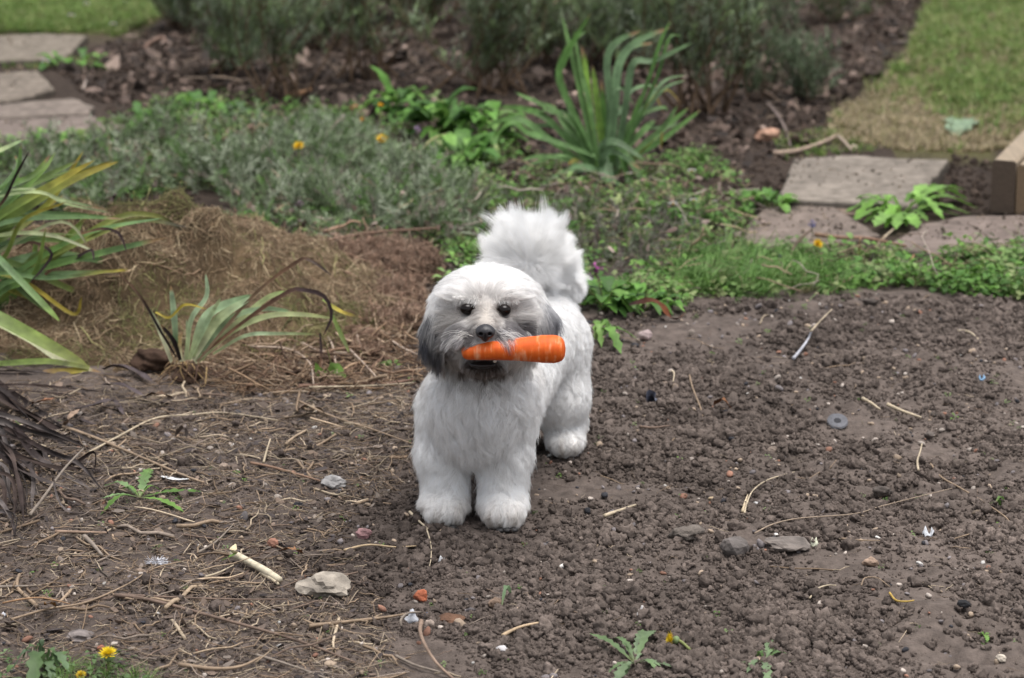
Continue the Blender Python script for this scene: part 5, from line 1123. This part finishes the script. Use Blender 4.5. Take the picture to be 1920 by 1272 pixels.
RC = [(470, 480), (640, 470), (800, 470), (800, 640), (640, 660), (560, 600)]
P = sample_poly([RC], 420); n = len(P); r_ = np.clip(0.009*np.exp(0.45*rng.normal(size=n)), 0.004, 0.022); P[:, 2] += r_*0.5
scatter('root_crumbs', P, rng.random((n, 3))*6.28, r_, pick_cols([(0.105, 0.066, 0.047), (0.14, 0.09, 0.065), (0.07, 0.045, 0.034)], n, 0.2), [src_mesh('crumb', *crumb(s), M['crumb']) for s in range(51, 56)])
straw_lay('root_fibres', [RC], 2600, 0.022, [(0.28, 0.18, 0.125), (0.19, 0.12, 0.085), (0.36, 0.26, 0.18)], zr=0.05, tilt=0.5)
# ---- woody shrubs of the back bed
def shrub(label, px, py, spread, height, nst, seed, pal, leafy_from=0.35, dens=1.0, thick=0.006, group='lavender shrubs', wide_=1.25):
    q = np.random.default_rng(seed); b = G(px, py); root = thing('lavender_shrub', label, 'shrub', b, group); V = []; F = []; Cc = []; kk = 0
    for i in range(nst):
        a = q.random()*6.283; s = spread*(0.25+0.75*q.random()); top = b+np.array([math.cos(a)*s*wide_, math.sin(a)*s*0.7, height*(0.6+0.5*q.random())])
        b0_ = b+np.array([q.normal()*spread*0.22, q.normal()*spread*0.16, -0.01]); mid = b0_+(top-b0_)*0.45+np.array([q.normal()*0.03, q.normal()*0.02, -0.02])
        v, f, t = tube([b0_, mid, top], [thick*(0.6+0.7*q.random()), thick*0.5, thick*0.22], 5, 10, 0.2)
        mk('stem', v, f, M['dry'], root, np.array([0.12, 0.08, 0.052])*(0.7+0.7*q.random()))
        C = crom([b0_, mid, top], 24)
        for j in range(int(10*dens)):
            u = leafy_from+(1-leafy_from)*q.random()**0.7; p = C[int(u*23)]; d = unit(np.array([q.normal()*0.6+math.cos(a)*0.3, q.normal()*0.6, 0.55+0.5*q.random()])); L = 0.05+0.05*q.random()
            base_c = np.array(pal[q.integers(len(pal))])*(0.7+0.6*q.random())
            for l in range(13):
                w = q.random(); pp = p+d*L*w; a2 = q.random()*6.283; dl = unit(d*0.9+np.array([math.cos(a2), math.sin(a2), 0.15])*0.75); s_ = unit(np.cross(dl, [0.3, 0.2, 1]))*0.0021; ll2 = 0.019+0.013*q.random()
                V += [pp, pp+dl*ll2*0.5-s_, pp+dl*ll2, pp+dl*ll2*0.5+s_]; F.append((kk, kk+1, kk+2, kk+3)); kk += 4; Cc += [base_c*(0.85+0.3*q.random())]*4
    o = mk('foliage', np.array(V), np.array(F), M['leaf'], root, np.array(Cc), False); o['kind'] = 'stuff'
SG = [(0.25, 0.31, 0.20), (0.33, 0.38, 0.28), (0.17, 0.22, 0.11), (0.23, 0.32, 0.14)]
SD = [(0.10, 0.125, 0.065), (0.15, 0.19, 0.11), (0.14, 0.12, 0.07)]
shrub('leggy grey-green shrub nearest the lawn daisies', 425, 140, 0.17, 0.34, 13, 11, SG, 0.08, 3.4, 0.004)
shrub('leggy shrub with dark brown stems rising above the cracked slab weeds', 545, 190, 0.20, 0.42, 12, 12, SD+SG, 0.34, 2.6, 0.005)
shrub('brown-stemmed shrub behind the small yellow flowers', 690, 150, 0.21, 0.42, 12, 13, SD+SG, 0.34, 2.6, 0.005)
shrub('dense dark-stemmed shrub directly behind the bushy broad-leaved weed', 905, 175, 0.23, 0.36, 18, 14, SG+SD, 0.26, 3.0, 0.005)
shrub('grey-green shrub rising behind the flag iris', 1060, 120, 0.22, 0.38, 14, 15, SG, 0.1, 3.4, 0.0045)
shrub('tall reddish-stemmed shrub between the flag iris and the bare soil strip', 1315, 215, 0.14, 0.46, 17, 16, SG+SD, 0.32, 2.8, 0.005)
shrub('shrub with pale tips beyond the reddish-stemmed one', 1240, 100, 0.18, 0.36, 13, 17, SG, 0.08, 3.4, 0.004)
shrub('small lavender plant alone at the edge of the bare soil strip', 1500, 188, 0.055, 0.13, 16, 18, [(0.13, 0.17, 0.10), (0.15, 0.19, 0.12)], 0.15, 0.8, 0.0025)
shrub('thin lavender plant between the lone small one and the tall shrub', 1465, 105, 0.05, 0.17, 10, 19, [(0.12, 0.15, 0.09), (0.14, 0.17, 0.11)], 0.2, 0.8, 0.0025)
shrub('straggly lavender plant leaning out of the tall shrub', 1408, 190, 0.07, 0.2, 12, 20, [(0.11, 0.145, 0.085), (0.09, 0.12, 0.06)], 0.2, 0.9, 0.003)
shrub('low green shrub near the far end of the bare soil strip', 1570, 42, 0.08, 0.14, 12, 21, [(0.085, 0.12, 0.05), (0.1, 0.13, 0.07)], 0.15, 0.8, 0.003)
shrub('far shrub closing the bed behind the leggy ones', 780, 40, 0.28, 0.4, 18, 22, SD+SG, 0.06, 3.2)
shrub('far shrub at the head of the bed near the daisies lawn', 500, 50, 0.25, 0.4, 16, 23, SG, 0.06, 3.2)
shrub('far shrub behind the flag iris and pale-tipped shrub', 1130, 20, 0.28, 0.4, 18, 24, SG+SD, 0.06, 3.2)
shrub('leafy shrub closing the gap between the two leggy shrubs', 610, 95, 0.2, 0.36, 14, 25, SG, 0.1, 3.2, 0.004)
shrub('leafy shrub between the dense dark-stemmed one and the far shrubs', 985, 95, 0.2, 0.36, 14, 26, SG+SD, 0.1, 3.2, 0.004)
shrub('grey-green shrub filling the space beside the pale-tipped one', 1180, 130, 0.17, 0.34, 13, 27, SG, 0.1, 3.0, 0.004)
shrub('leafy shrub farthest along towards the daisies lawn', 360, 60, 0.15, 0.30, 12, 28, SG, 0.1, 3.0, 0.004)
shrub('grey-green shrub rising past the thin lavender plants', 1375, 70, 0.16, 0.34, 13, 29, SG, 0.1, 3.0, 0.004)
# =================================================================== sticks, stones and scraps lying about
def twig(label, px, wpx, col, dz=0.007, name='twig', cat='twig', group='twigs and dry stalks', lift=None, tip=0.5, sides=6, n=None):
    P = [G(a, b, dz+(lift[i] if lift else 0)) for i, (a, b) in enumerate(px)]; r = wpx*mpp(P[0])/2
    v, f, t = tube(P, [r, r*(0.5+tip/2), r*tip], sides, n or max(8, 5*len(P)), 0.15)
    c = np.array(col)*(1+0.25*vnoise(t*40, t*0+px[0][0], 3, 77))[:, None]
    return solo(name, v, f, M['straw'], c, label, cat, group)
TN = (0.24, 0.175, 0.12); TL = (0.40, 0.33, 0.235); TB = (0.15, 0.105, 0.08); TG = (0.20, 0.165, 0.135)
twig('long dark twig running from the crossed straws towards the lower frame edge', [(215, 1116), (280, 1125), (420, 1162), (560, 1202), (665, 1242)], 8, TB)
twig('thin straight brown twig beside the long dark twig', [(225, 1115), (320, 1120), (440, 1124), (540, 1124)], 5, TB)
twig('tan stalk pointing from the withered heap to the white feather', [(118, 800), (180, 822), (270, 860), (345, 892), (382, 905)], 7, TN)
twig('long arched straw reaching from the withered heap past the iris roots', [(168, 848), (220, 820), (290, 785), (360, 778), (420, 774), (520, 788)], 5, TL)
twig('slim stick leaning across the withered brown heap', [(56, 966), (80, 935), (120, 880), (155, 843)], 7, TG, lift=[0, 0.012, 0.03, 0.045])
twig('pair of bent straws crossing, the longer one in the near corner', [(20, 1162), (90, 1142), (160, 1130), (235, 1098), (290, 1066), (355, 1050)], 5, TN)
twig('orange-tinted straw arching over the near corner soil', [(5, 1131), (40, 1124), (75, 1121), (105, 1126), (132, 1133)], 4, (0.3, 0.18, 0.1), lift=[0, .008, .012, .008, 0])
twig('short pale rod lying flat near the frame edge', [(-20, 1101), (30, 1100), (72, 1098)], 7, TG)
twig('straight tan stub lying below the pulled dandelion leaves', [(104, 997), (150, 998), (200, 999)], 7, (0.26, 0.18, 0.13))
twig('thick splintered bark stick below the tan stub', [(158, 1006), (175, 1022), (192, 1042)], 11, TG)
twig('thin twig with a forked end near the pale split stick', [(340, 1002), (400, 1010), (480, 1014)], 4, TB)
twig('knobbly twig with a bud end beside the white fluff', [(372, 1036), (405, 1016), (436, 985)], 5, TG)
twig('brown twig lying between the stone chips near the front paw', [(470, 868), (510, 876), (560, 890), (600, 902)], 6, (0.2, 0.125, 0.085))
twig('short upright straw stub among the stone chips', [(494, 868), (500, 845), (507, 823)], 5, TL, lift=[0, .01, .02])
twig('thick root-like stick near the white litter scrap', [(580, 1174), (650, 1166), (720, 1158), (770, 1150)], 8, TN)
twig('curved brown stick arching from the white litter to the frame edge', [(790, 1165), (788, 1185), (798, 1212), (820, 1245), (858, 1280)], 9, (0.22, 0.155, 0.115), lift=[.01, .012, .012, .006, 0])
twig('forked root curving behind the white litter scrap', [(752, 1175), (752, 1162), (765, 1150), (790, 1148)], 6, TG, lift=[0, .008, .01, .006])
twig('thin dark twig below the white litter scrap', [(742, 1230), (780, 1248), (830, 1262), (852, 1275)], 6, TG)
twig('thick brown twig near the grassy corner, beside the long dark twig', [(335, 1246), (400, 1254), (450, 1250), (490, 1232)], 9, TN)
twig('pale stalk lying across the frame edge near the thick brown twig', [(480, 1228), (540, 1246), (600, 1268), (640, 1285)], 6, TG)
twig('bark-brown stick lying just behind the seedlings by the dog', [(560, 725), (640, 722), (720, 720), (775, 712)], 10, (0.19, 0.115, 0.085))
twig('long pale straw lying in front of the bark-brown stick', [(580, 726), (680, 724), (775, 718)], 4, TL, dz=0.012)
twig('thin stalk running down to the front paw of the dog', [(560, 752), (620, 780), (700, 806), (772, 832)], 5, TN)
twig('short stick touching the front paw of the dog', [(768, 960), (784, 976), (802, 992)], 6, TL)
twig('straw leading from the paw stick down to a green leaf scrap', [(800, 992), (808, 1022), (808, 1048), (805, 1062)], 3, TL)
twig('tan straw bundle stalk before the pinkish stone', [(645, 1032), (690, 1022), (740, 1026), (780, 1024)], 5, (0.36, 0.27, 0.17))
twig('thick pale stub lying alone on the open soil before the paw', [(1132, 968), (1160, 958), (1192, 947)], 8, TL)
twig('splintered pale chip of wood on the open soil near the lower edge', [(942, 1192), (975, 1176), (1020, 1166)], 8, (0.42, 0.31, 0.2))
twig('short pale stick, broken end up, one of a pair on the dug soil', [(1617, 747), (1635, 757), (1650, 768)], 7, TL)
twig('longer pale stick of the pair on the dug soil', [(1663, 758), (1690, 770), (1727, 783)], 8, TL)
twig('short pale bent stalk standing in the dug soil', [(1722, 882), (1720, 865), (1725, 848), (1729, 832)], 5, TL, lift=[0, .006, .012, .02])
twig('long bent grass stalk making a corner on the dug soil', [(1745, 870), (1765, 895), (1800, 915), (1850, 945), (1893, 980), (1850, 992), (1790, 1010)], 4, TN)
twig('long thin straw sweeping across the dug soil to the bent stalk', [(1415, 1000), (1450, 983), (1500, 972), (1600, 964), (1650, 950), (1720, 932), (1785, 916)], 3, (0.3, 0.23, 0.17))
twig('curved straw with a frayed tuft end on the dug soil', [(1396, 962), (1400, 945), (1412, 920), (1440, 900), (1490, 885)], 4, TL)
twig('frayed tuft of pale straw next to the white pebble', [(1392, 960), (1396, 945), (1402, 928)], 6, (0.46, 0.37, 0.25))
twig('thin straight stalk lying near the embedded flat stone', [(1578, 1010), (1610, 1013), (1650, 1014)], 4, TN)
twig('yellow rootlet lying on the near dug soil', [(1668, 1112), (1680, 1126), (1700, 1128), (1714, 1126)], 5, (0.36, 0.24, 0.06))
twig('bent pale straw loop on the near dug soil', [(1615, 1098), (1622, 1084), (1645, 1084), (1668, 1100)], 3, TN)
twig('arched straw lying near the embedded flat stone', [(1518, 1122), (1532, 1105), (1550, 1098), (1568, 1098)], 4, TL)
twig('frosted grey feather-like sprig on the far dug soil', [(1488, 672), (1502, 655), (1515, 636), (1522, 620)], 7, (0.36, 0.36, 0.39), lift=[0, .004, .01, .02])
twig('thin dry stalk continuing from the frosted grey sprig', [(1520, 622), (1538, 602), (1560, 580)], 4, TL, lift=[.02, .03, .04])
twig('curved pale stalk near the edge of the far dug soil', [(1790, 620), (1815, 622), (1832, 634), (1842, 650)], 5, TL)
twig('two-forked straw near the black plastic scrap', [(1290, 690), (1298, 725), (1315, 770), (1318, 798)], 4, TN)
twig('thin straw lying towards the black plastic scrap', [(1258, 695), (1264, 700), (1262, 716)], 4, TL)
twig('short bare stick by the dark disc', [(1200, 800), (1225, 802), (1256, 798)], 6, TB)
twig('reddish twig lying between the lower path slabs', [(1528, 440), (1580, 446), (1625, 447), (1700, 462)], 9, (0.2, 0.12, 0.08), dz=0.02)
twig('stubby tan stalk sticking up from the clover by the slab', [(1610, 478), (1611, 462), (1613, 448)], 6, (0.42, 0.27, 0.17), lift=[0, .02, .04])
twig('hooked orange stalk lying in the clover', [(1695, 495), (1708, 488), (1714, 478)], 7, (0.36, 0.2, 0.12), lift=[0, .01, .02])
twig('pair of pale stalks leaning on the joint of the path slabs', [(1640, 465), (1655, 448), (1675, 430)], 6, TL, lift=[0, .01, .02])
twig('bleached branch lying behind the raised grey slab', [(1450, 288), (1490, 284), (1530, 272), (1570, 255)], 12, (0.28, 0.21, 0.16), dz=0.012)
twig('grey twig slanting down from the branch to the raised slab', [(1572, 256), (1585, 268), (1597, 282)], 7, (0.34, 0.27, 0.21), dz=0.015)
twig('twisted grey twig under the tall reddish-stemmed shrub', [(1440, 195), (1462, 222), (1475, 250), (1482, 275)], 8, (0.16, 0.125, 0.11), dz=0.012)
twig('curled brown bark strip beyond the pale slabs', [(270, 92), (285, 78), (305, 70), (310, 78)], 10, (0.2, 0.13, 0.10), lift=[0, .02, .03, .03])
twig('pale stake leaning in the dark shrub bed', [(155, 168), (162, 150), (166, 140)], 6, (0.34, 0.28, 0.24), lift=[0, .01, .03])
twig('orange-brown log chip under the brown-stemmed shrub', [(545, 178), (565, 174), (583, 168)], 12, (0.30, 0.17, 0.09), dz=0.012)
twig('twisted brown bark piece before the bushy weeds', [(415, 262), (432, 246), (450, 250), (468, 236)], 9, (0.2, 0.12, 0.09), dz=0.02, lift=[0, .01, .015, .02])
twig('long brown stem lying over the grey-green foliage towards the dog', [(520, 455), (600, 452), (700, 436), (820, 428)], 8, (0.16, 0.10, 0.07), dz=0.05)
twig('pale arched flower stalk over the broad-leaved weeds', [(755, 305), (785, 285), (810, 262), (835, 252)], 6, (0.30, 0.28, 0.14), dz=0.02, lift=[.0, .03, .05, .05])
twig('thin bent flower stalk with brown head over the grey-green foliage', [(528, 392), (526, 360), (520, 330), (510, 318)], 5, (0.3, 0.2, 0.13), lift=[0, .03, .06, .07])
twig('dry brown stalk leaning out of the heap of dead grass', [(205, 385), (212, 372), (216, 365)], 10, (0.07, 0.05, 0.045), lift=[.12, .13, .14])
twig('pale dry stalk crossing the strap leaves', [(85, 560), (115, 530), (145, 500), (175, 490)], 5, (0.32, 0.25, 0.18), lift=[.03, .06, .09, .10])
# rootlets strewn between heap and dog
for i, (p, l) in enumerate([([(660, 590), (672, 580), (668, 620), (678, 655)], 'pale looping rootlet hanging down a brown clod'), ([(585, 610), (620, 640), (632, 700)], 'pale rootlet running down past the seedling'), ([(560, 640), (600, 658), (650, 662)], 'pale rootlet lying level beyond the seedling'), ([(655, 655), (690, 690), (712, 715)], 'pale rootlet ending by the bright tiny weed'), ([(735, 640), (760, 655), (790, 668)], 'straight rootlet pointing at the chest of the dog'), ([(470, 650), (540, 655), (580, 680), (588, 720)], 'curved rootlet below the iris leaves')]):
    twig(l, p, 5, (0.36, 0.28, 0.22), name='rootlet', cat='rootlet', group='pale rootlets', dz=0.02)

def stone(label, px, py, wpx, hpx, col, seed, name='stone', cat='stone', group='stones on the soil', facet=0.75, depth=1.0, sink=0.3, amp=0.3, mat='stone', rot=0.0):
    b = G(px, py); k = mpp(b); rx, rz = wpx*k/2, hpx*k/2*0.95
    v, f = rock(1.0, seed, 3, amp, (1, 1, 1), facet) if mat != 'soil' else crumb(seed); v = v*np.array([rx, rx*depth*0.8, rz]); v = rotz(v, rot); v = v+b+np.array([0, 0, rz*(1-sink)])
    c = np.array(col)*(1+0.5*noise3(v, 0.012, seed)[:, None]); return solo(name, v, f, M[mat], np.clip(c, 0.01, 0.8), label, cat, group, facet < 0.3)
stone('large pale flint-like stone, biggest of the loose stones near the lower edge', 612, 1112, 104, 52, (0.27, 0.235, 0.195), 21, sink=0.4, amp=0.5)
stone('small pale grey stone beside the brown twig', 625, 912, 46, 24, (0.25, 0.24, 0.235), 22)
stone('round reddish-orange brick fragment', 790, 1128, 28, 30, (0.36, 0.11, 0.055), 23, 'brick_fragment', 'brick fragment', facet=0.6)
stone('tan blunt pebble standing beside a cut green leaf', 928, 1141, 24, 32, (0.21, 0.145, 0.105), 24)
stone('pinkish purple stone chip before the front paw', 684, 1008, 28, 22, (0.22, 0.125, 0.125), 25)
stone('brown brick chip between the pale split stick and the pinkish chip', 514, 1026, 24, 20, (0.26, 0.13, 0.09), 26, 'brick_fragment', 'brick fragment')
stone('squat beige pebble tucked under the curved brown stick', 806, 1180, 28, 26, (0.30, 0.24, 0.20), 27)
stone('bulky dark grey clod with flat faces on the dug soil', 1376, 1042, 58, 52, (0.115, 0.10, 0.092), 28, 'soil_clod', 'soil clod', 'hard soil clods', 0.4, amp=0.3)
stone('long flat stone half buried beside the bulky dark clod', 1475, 1028, 92, 26, (0.15, 0.127, 0.112), 29, sink=0.4)
stone('rough grey-brown clod, widest of the soil clods', 1285, 1012, 74, 42, (0.135, 0.115, 0.10), 30, 'soil_clod', 'soil clod', 'hard soil clods', 0.0, amp=0.7, mat='soil')
stone('craggy pinkish tan lump at the edge of a hollow', 1632, 1062, 34, 26, (0.27, 0.19, 0.14), 31)
stone('lumpy dark clod under the long thin straw', 1655, 930, 44, 32, (0.115, 0.097, 0.086), 32, 'soil_clod', 'soil clod', 'hard soil clods', 0.0, amp=0.8, mat='soil')
stone('round dark clod above the bent stalk', 1742, 824, 30, 26, (0.115, 0.097, 0.086), 33, 'soil_clod', 'soil clod', 'hard soil clods', 0.0, amp=0.6, mat='soil')
stone('small dark clod by the longer pale stick', 1750, 782, 18, 15, (0.11, 0.094, 0.083), 34, 'soil_clod', 'soil clod', 'hard soil clods', 0.0, amp=0.5, mat='soil')
stone('raised lump of soil on the far rim of the dug bed', 1632, 575, 48, 30, (0.10, 0.084, 0.074), 35, 'soil_clod', 'soil clod', 'hard soil clods', 0.0, amp=0.8, mat='soil')
stone('cream pebble alone near the lower dug soil', 1875, 1240, 22, 16, (0.46, 0.40, 0.33), 36, facet=0.3)
stone('light oval pebble below the arched root and fallen flower', 940, 1222, 20, 14, (0.42, 0.40, 0.40), 37, facet=0.2)
stone('white chalk chip near the frayed straw tuft', 1418, 948, 12, 9, (0.45, 0.44, 0.43), 38)
stone('tan pebble between the two far straws of the dug soil', 1448, 848, 24, 16, (0.21, 0.165, 0.135), 39)
stone('ochre pebble near the frayed straw tuft', 1335, 940, 16, 11, (0.38, 0.29, 0.19), 40)
stone('greyish round pebble by the tan stub and dead leaves', 420, 880, 18, 15, (0.30, 0.23, 0.18), 41, facet=0.2)
stone('coal-black chip lying behind the forked twig', 560, 952, 18, 15, (0.02, 0.02, 0.024), 42)
stone('coal-black fragment on the near dug soil', 1805, 1138, 26, 15, (0.018, 0.018, 0.02), 43)
stone('round pebble on the far dug soil below the leafy weeds', 1297, 628, 14, 13, (0.30, 0.25, 0.21), 44, facet=0.2)
stone('pointed pinkish white shard standing by the dandelion leaves', 1210, 638, 24, 24, (0.42, 0.33, 0.32), 45)
stone('grey round stone sunk in the dry litter near the flowering corner', 150, 1198, 56, 22, (0.17, 0.145, 0.135), 46, sink=0.5)
stone('rust-red brick chip behind the flowering dandelion', 190, 1222, 16, 16, (0.3, 0.12, 0.08), 47, 'brick_fragment', 'brick fragment')
stone('greyish stone chip in the brown root litter', 590, 712, 40, 18, (0.25, 0.235, 0.23), 48)
stone('orange leaf-coloured lump on the bed behind the raised slab', 1440, 268, 52, 34, (0.32, 0.19, 0.13), 49, 'bark_chunk', 'bark chunk', 'bark pieces')
stone('bleached wood block on the rim of the raised slab', 1602, 283, 14, 14, (0.48, 0.39, 0.31), 50, 'bark_chunk', 'bark chunk', 'bark pieces')
stone('dark bark piece lying on the raised grey slab', 1612, 308, 22, 9, (0.10, 0.075, 0.06), 51, 'bark_chunk', 'bark chunk', 'bark pieces', sink=-1.6)
stone('brown bark piece on the low brownish slab', 1535, 398, 34, 14, (0.15, 0.09, 0.065), 52, 'bark_chunk', 'bark chunk', 'bark pieces', sink=-0.8)
stone('reddish clay piece under the shrubs near the small yellow flowers', 663, 206, 20, 12, (0.32, 0.12, 0.08), 53, 'brick_fragment', 'brick fragment')
stone('wet brown bark slab with torn edge by the white litter', 845, 1168, 52, 20, (0.105, 0.055, 0.033), 54, 'bark_chunk', 'bark chunk', 'bark pieces', facet=0.8)
stone('brown stub of wood beside the wilted dandelion scraps', 1362, 1240, 42, 14, (0.2, 0.13, 0.095), 55, 'bark_chunk', 'bark chunk', 'bark pieces', rot=-0.5)
# ---- pale split stick with a peeled green end
b = G(470, 1062); sk = thing('split_stick', 'pale peeled stick, split at its end, with a scrap of green leaf', 'stick', b)
v, f, t = tube([G(436, 1038, 0.012), G(470, 1055, 0.010), G(500, 1072, 0.008), G(525, 1088, 0.007)], [0.0055, 0.005, 0.0052, 0.0045], 8, 16, 0.1); mk('stalk', v, f, M['straw'], sk, (0.52, 0.46, 0.34))
v, f, t = tube([G(490, 1074, 0.004), G(510, 1086, 0.004), G(522, 1096, 0.004)], [0.003, 0.003, 0.002], 6, 8); mk('splinter', v, f, M['straw'], sk, (0.46, 0.39, 0.28))
v, f, t = ribbon([G(440, 1040, 0.018), G(437, 1034, 0.024), G(442, 1020, 0.03)], 0.012, 8, 0.4, 'oval'); mk('peel', v, f, M['straw'], sk, np.tile((0.55, 0.47, 0.30), (len(v), 1)))
v, f, t = ribbon([G(444, 1038, 0.02), G(428, 1046, 0.016), G(414, 1052, 0.006)], 0.006, 8, 0.4, 'oval'); mk('leaf', v, f, M['leaf'], sk, np.tile((0.15, 0.25, 0.06), (len(v), 1)))
twig('thin pale root trailing from the peeled split stick', [(385, 1082), (410, 1074), (438, 1060)], 5, TL, name='rootlet', cat='rootlet', group='pale rootlets')
# ---- feather, fluff and litter
m_w = mat_attr('white_scrap', rough=0.6, var=0.06, spec=0.25)
P = [G(302, 893, 0.004), G(330, 899, 0.009), G(358, 898, 0.006)]; v, f, t = ribbon(P, 13*mpp(P[0]), 14, 0.15, 'oval')
c = np.where((vnoise(v[:, 0], v[:, 1], 0.004, 12) > 0.22)[:, None], 0.12, 0.68)*np.ones((1, 3)); solo('feather', v, f, m_w, c, 'white speckled feather lying beside the tan stalk', 'feather')
fl = []
c0 = G(293, 1056, 0.006)
for i in range(160):
    d = unit(rng.normal(size=3)*np.array([1.6, 0.9, 0.7])); d[2] = abs(d[2]); p = c0+d*np.array([0.014, 0.008, 0.006])*rng.random(); e = p+d*0.007
    v, f, t = tube([p, (p+e)/2+0.0015*rng.normal(size=3), e], [0.0004, 0.0003, 0.0001], 3, 4); fl.append((v, f, np.array([0.68, 0.68, 0.72])))
v, f, c = join(fl); o = solo('fluff', v, f, m_w, c, 'tuft of white downy fluff on the dark soil', 'fluff')
def scrap(label, px, py, w, h, col, seed, name='litter_scrap', cat='litter', group='scraps of litter', lift=0.01):
    b = G(px, py); k = mpp(b); q = np.random.default_rng(seed); n = 6; V = []; C = []
    for i in range(n):
        for j in range(n):
            u, z = i/(n-1)-0.5, j/(n-1)-0.5; ro = 1-0.5*abs(u*z)*4
            V.append(b+np.array([u*w*k*ro, (0.25*z-0.1*u)*h*k, lift*0.3+(0.5+z)*h*k*0.8*(0.8+0.5*math.sin(u*7+seed))+0.0015*q.normal()])); C.append(np.array(col)*(0.85+0.3*q.random()))
    F = [(i*n+j, i*n+j+1, (i+1)*n+j+1, (i+1)*n+j) for i in range(n-1) for j in range(n-1)]
    me_o = solo(name, V, F, m_w, C, label, cat, group); md = me_o.modifiers.new('thickness', 'SOLIDIFY'); md.thickness = 0.0006; return me_o
scrap('crumpled white plastic scrap with blue and yellow flecks by the curved stick', 772, 1170, 32, 24, (0.44, 0.45, 0.48), 1)
scrap('small blue scrap beside the crumpled white plastic', 802, 1162, 14, 9, (0.12, 0.2, 0.42), 2)
scrap('small white shard in the shape of a hook near the pinkish stone', 829, 1060, 16, 14, (0.5, 0.5, 0.51), 3)
scrap('white paper scrap caught on the dug soil under the bent stalk', 1740, 1010, 24, 20, (0.52, 0.53, 0.55), 4)
scrap('tiny light blue scrap on the far dug soil', 1841, 716, 14, 9, (0.22, 0.36, 0.52), 5)
scrap('pale folded leaf shred standing near the flat embedded stone', 1527, 1028, 16, 18, (0.52, 0.52, 0.40), 6)
scrap('white wood-grey knob among the wilted dandelion leaves', 1202, 1162, 18, 26, (0.46, 0.44, 0.43), 7)
scrap('white flake at the edge of the frame', 6, 1160, 14, 8, (0.7, 0.7, 0.74), 8)
# black curved plastic piece
P = [G(1213, 755, 0.004), G(1220, 742, 0.016), G(1230, 736, 0.02)]; v, f, t = ribbon(P, 34*mpp(P[0]), 10, 0.6, 'oval', (0.6, -0.6, 0.5)); solo('plastic_shard', v, f, mat_attr('blue_plastic', rough=0.3, var=0.1), np.tile((0.085, 0.092, 0.125), (len(v), 1)), 'curved blue-black plastic shard standing in the soil beside the dog', 'plastic shard')
# dark disc
b = G(1570, 800); k = mpp(b); parts = []; ns_ = 36
for r0, r1, z0, z1 in ((0.0, 7, 2.5, 2.5), (7, 15, 2.5, 3.5), (15, 19, 3.5, 3.0), (19, 20, 3.0, 0.0)):
    V = []; 
    for rr, zz in ((r0, z0), (r1, z1)):
        for i in range(ns_):
            a = i*6.283/ns_; rx = rr*k*(1-0.0*(i)); x_, y_, z_ = rx*math.cos(a), rx*math.sin(a), zz*k; ct, st = math.cos(0.45), math.sin(0.45); V.append(b+np.array([x_, y_*ct, z_+y_*st+0.008]))
    parts.append((np.array(V), [(i, (i+1) % ns_, ns_+(i+1) % ns_, ns_+i) for i in range(ns_)], np.array([0.03, 0.03, 0.034] if r1 == 7 else [0.11, 0.11, 0.12])))
v, f, c = join(parts); solo('plastic_disc', v, f, M['stone'], c, 'round dark grey disc with black centre, half sunk in the dug soil', 'disc', None, False)
# curled dark dead leaf at the bed edge
P = [G(1180, 572, 0.03), G(1212, 566, 0.035), G(1236, 572, 0.03), G(1252, 592, 0.012), G(1270, 600, 0.006), G(1288, 584, 0.02)]
v, f, t = ribbon(P, 16*mpp(P[0]), 26, 0.5, 'oval', (0, -0.7, 0.7), 1.2, curl=0.12); solo('dead_leaf', v, f, M['withered'], grad(t, (0, (0.03, 0.02, 0.02)), (0.5, (0.14, 0.05, 0.025)), (0.8, (0.05, 0.025, 0.02)), (1, (0.12, 0.06, 0.03))), 'curled dark red-brown dead leaf on the soil edge behind the dog', 'dead leaf', 'curled dead leaves')
for px, lab, col in (([(330, 818), (345, 800), (350, 822)], 'grey crumpled dead leaf among the litter before the iris roots', (0.17, 0.14, 0.125)), ([(120, 800), (135, 780), (152, 765)], 'pale torn dead leaf beside the collapsed brown heap', (0.24, 0.17, 0.125)), ([(60, 757), (85, 752), (108, 745)], 'russet folded dead leaf on the collapsed brown heap', (0.20, 0.10, 0.06)), ([(270, 745), (300, 738), (330, 752)], 'brown dry leaf under the uprooted iris', (0.11, 0.07, 0.05)),
        ([(560, 768), (585, 762), (610, 775)], 'crinkled pale leaf scrap before the brown root litter', (0.28, 0.22, 0.16)), ([(1340, 760), (1355, 750), (1372, 768)], 'small russet leaf curl on the dug soil beyond the straws', (0.2, 0.095, 0.05)), ([(1415, 252), (1440, 245), (1466, 262)], 'light brown dead leaf under the tall shrub', (0.36, 0.23, 0.16)), ([(520, 1034), (550, 1030), (570, 1040)], 'orange-brown leaf flake beside the brick chip', (0.26, 0.14, 0.075)), ([(85, 1135), (95, 1132), (105, 1138)], 'ochre leaf flake in the near litter', (0.26, 0.14, 0.05)), ([(80, 200), (110, 198), (130, 192)], 'dead leaf strip on the cracked slab', (0.2, 0.13, 0.09))):
    P = [G(x, y, 0.006+0.02*(i == 1)) for i, (x, y) in enumerate(px)]; v, f, t = ribbon(P, 15*mpp(P[0]), 9, 0.4, 'oval', curl=0.15); solo('dead_leaf', v, f, M['dry'], np.tile(col, (len(v), 1)), lab, 'dead leaf', 'curled dead leaves')
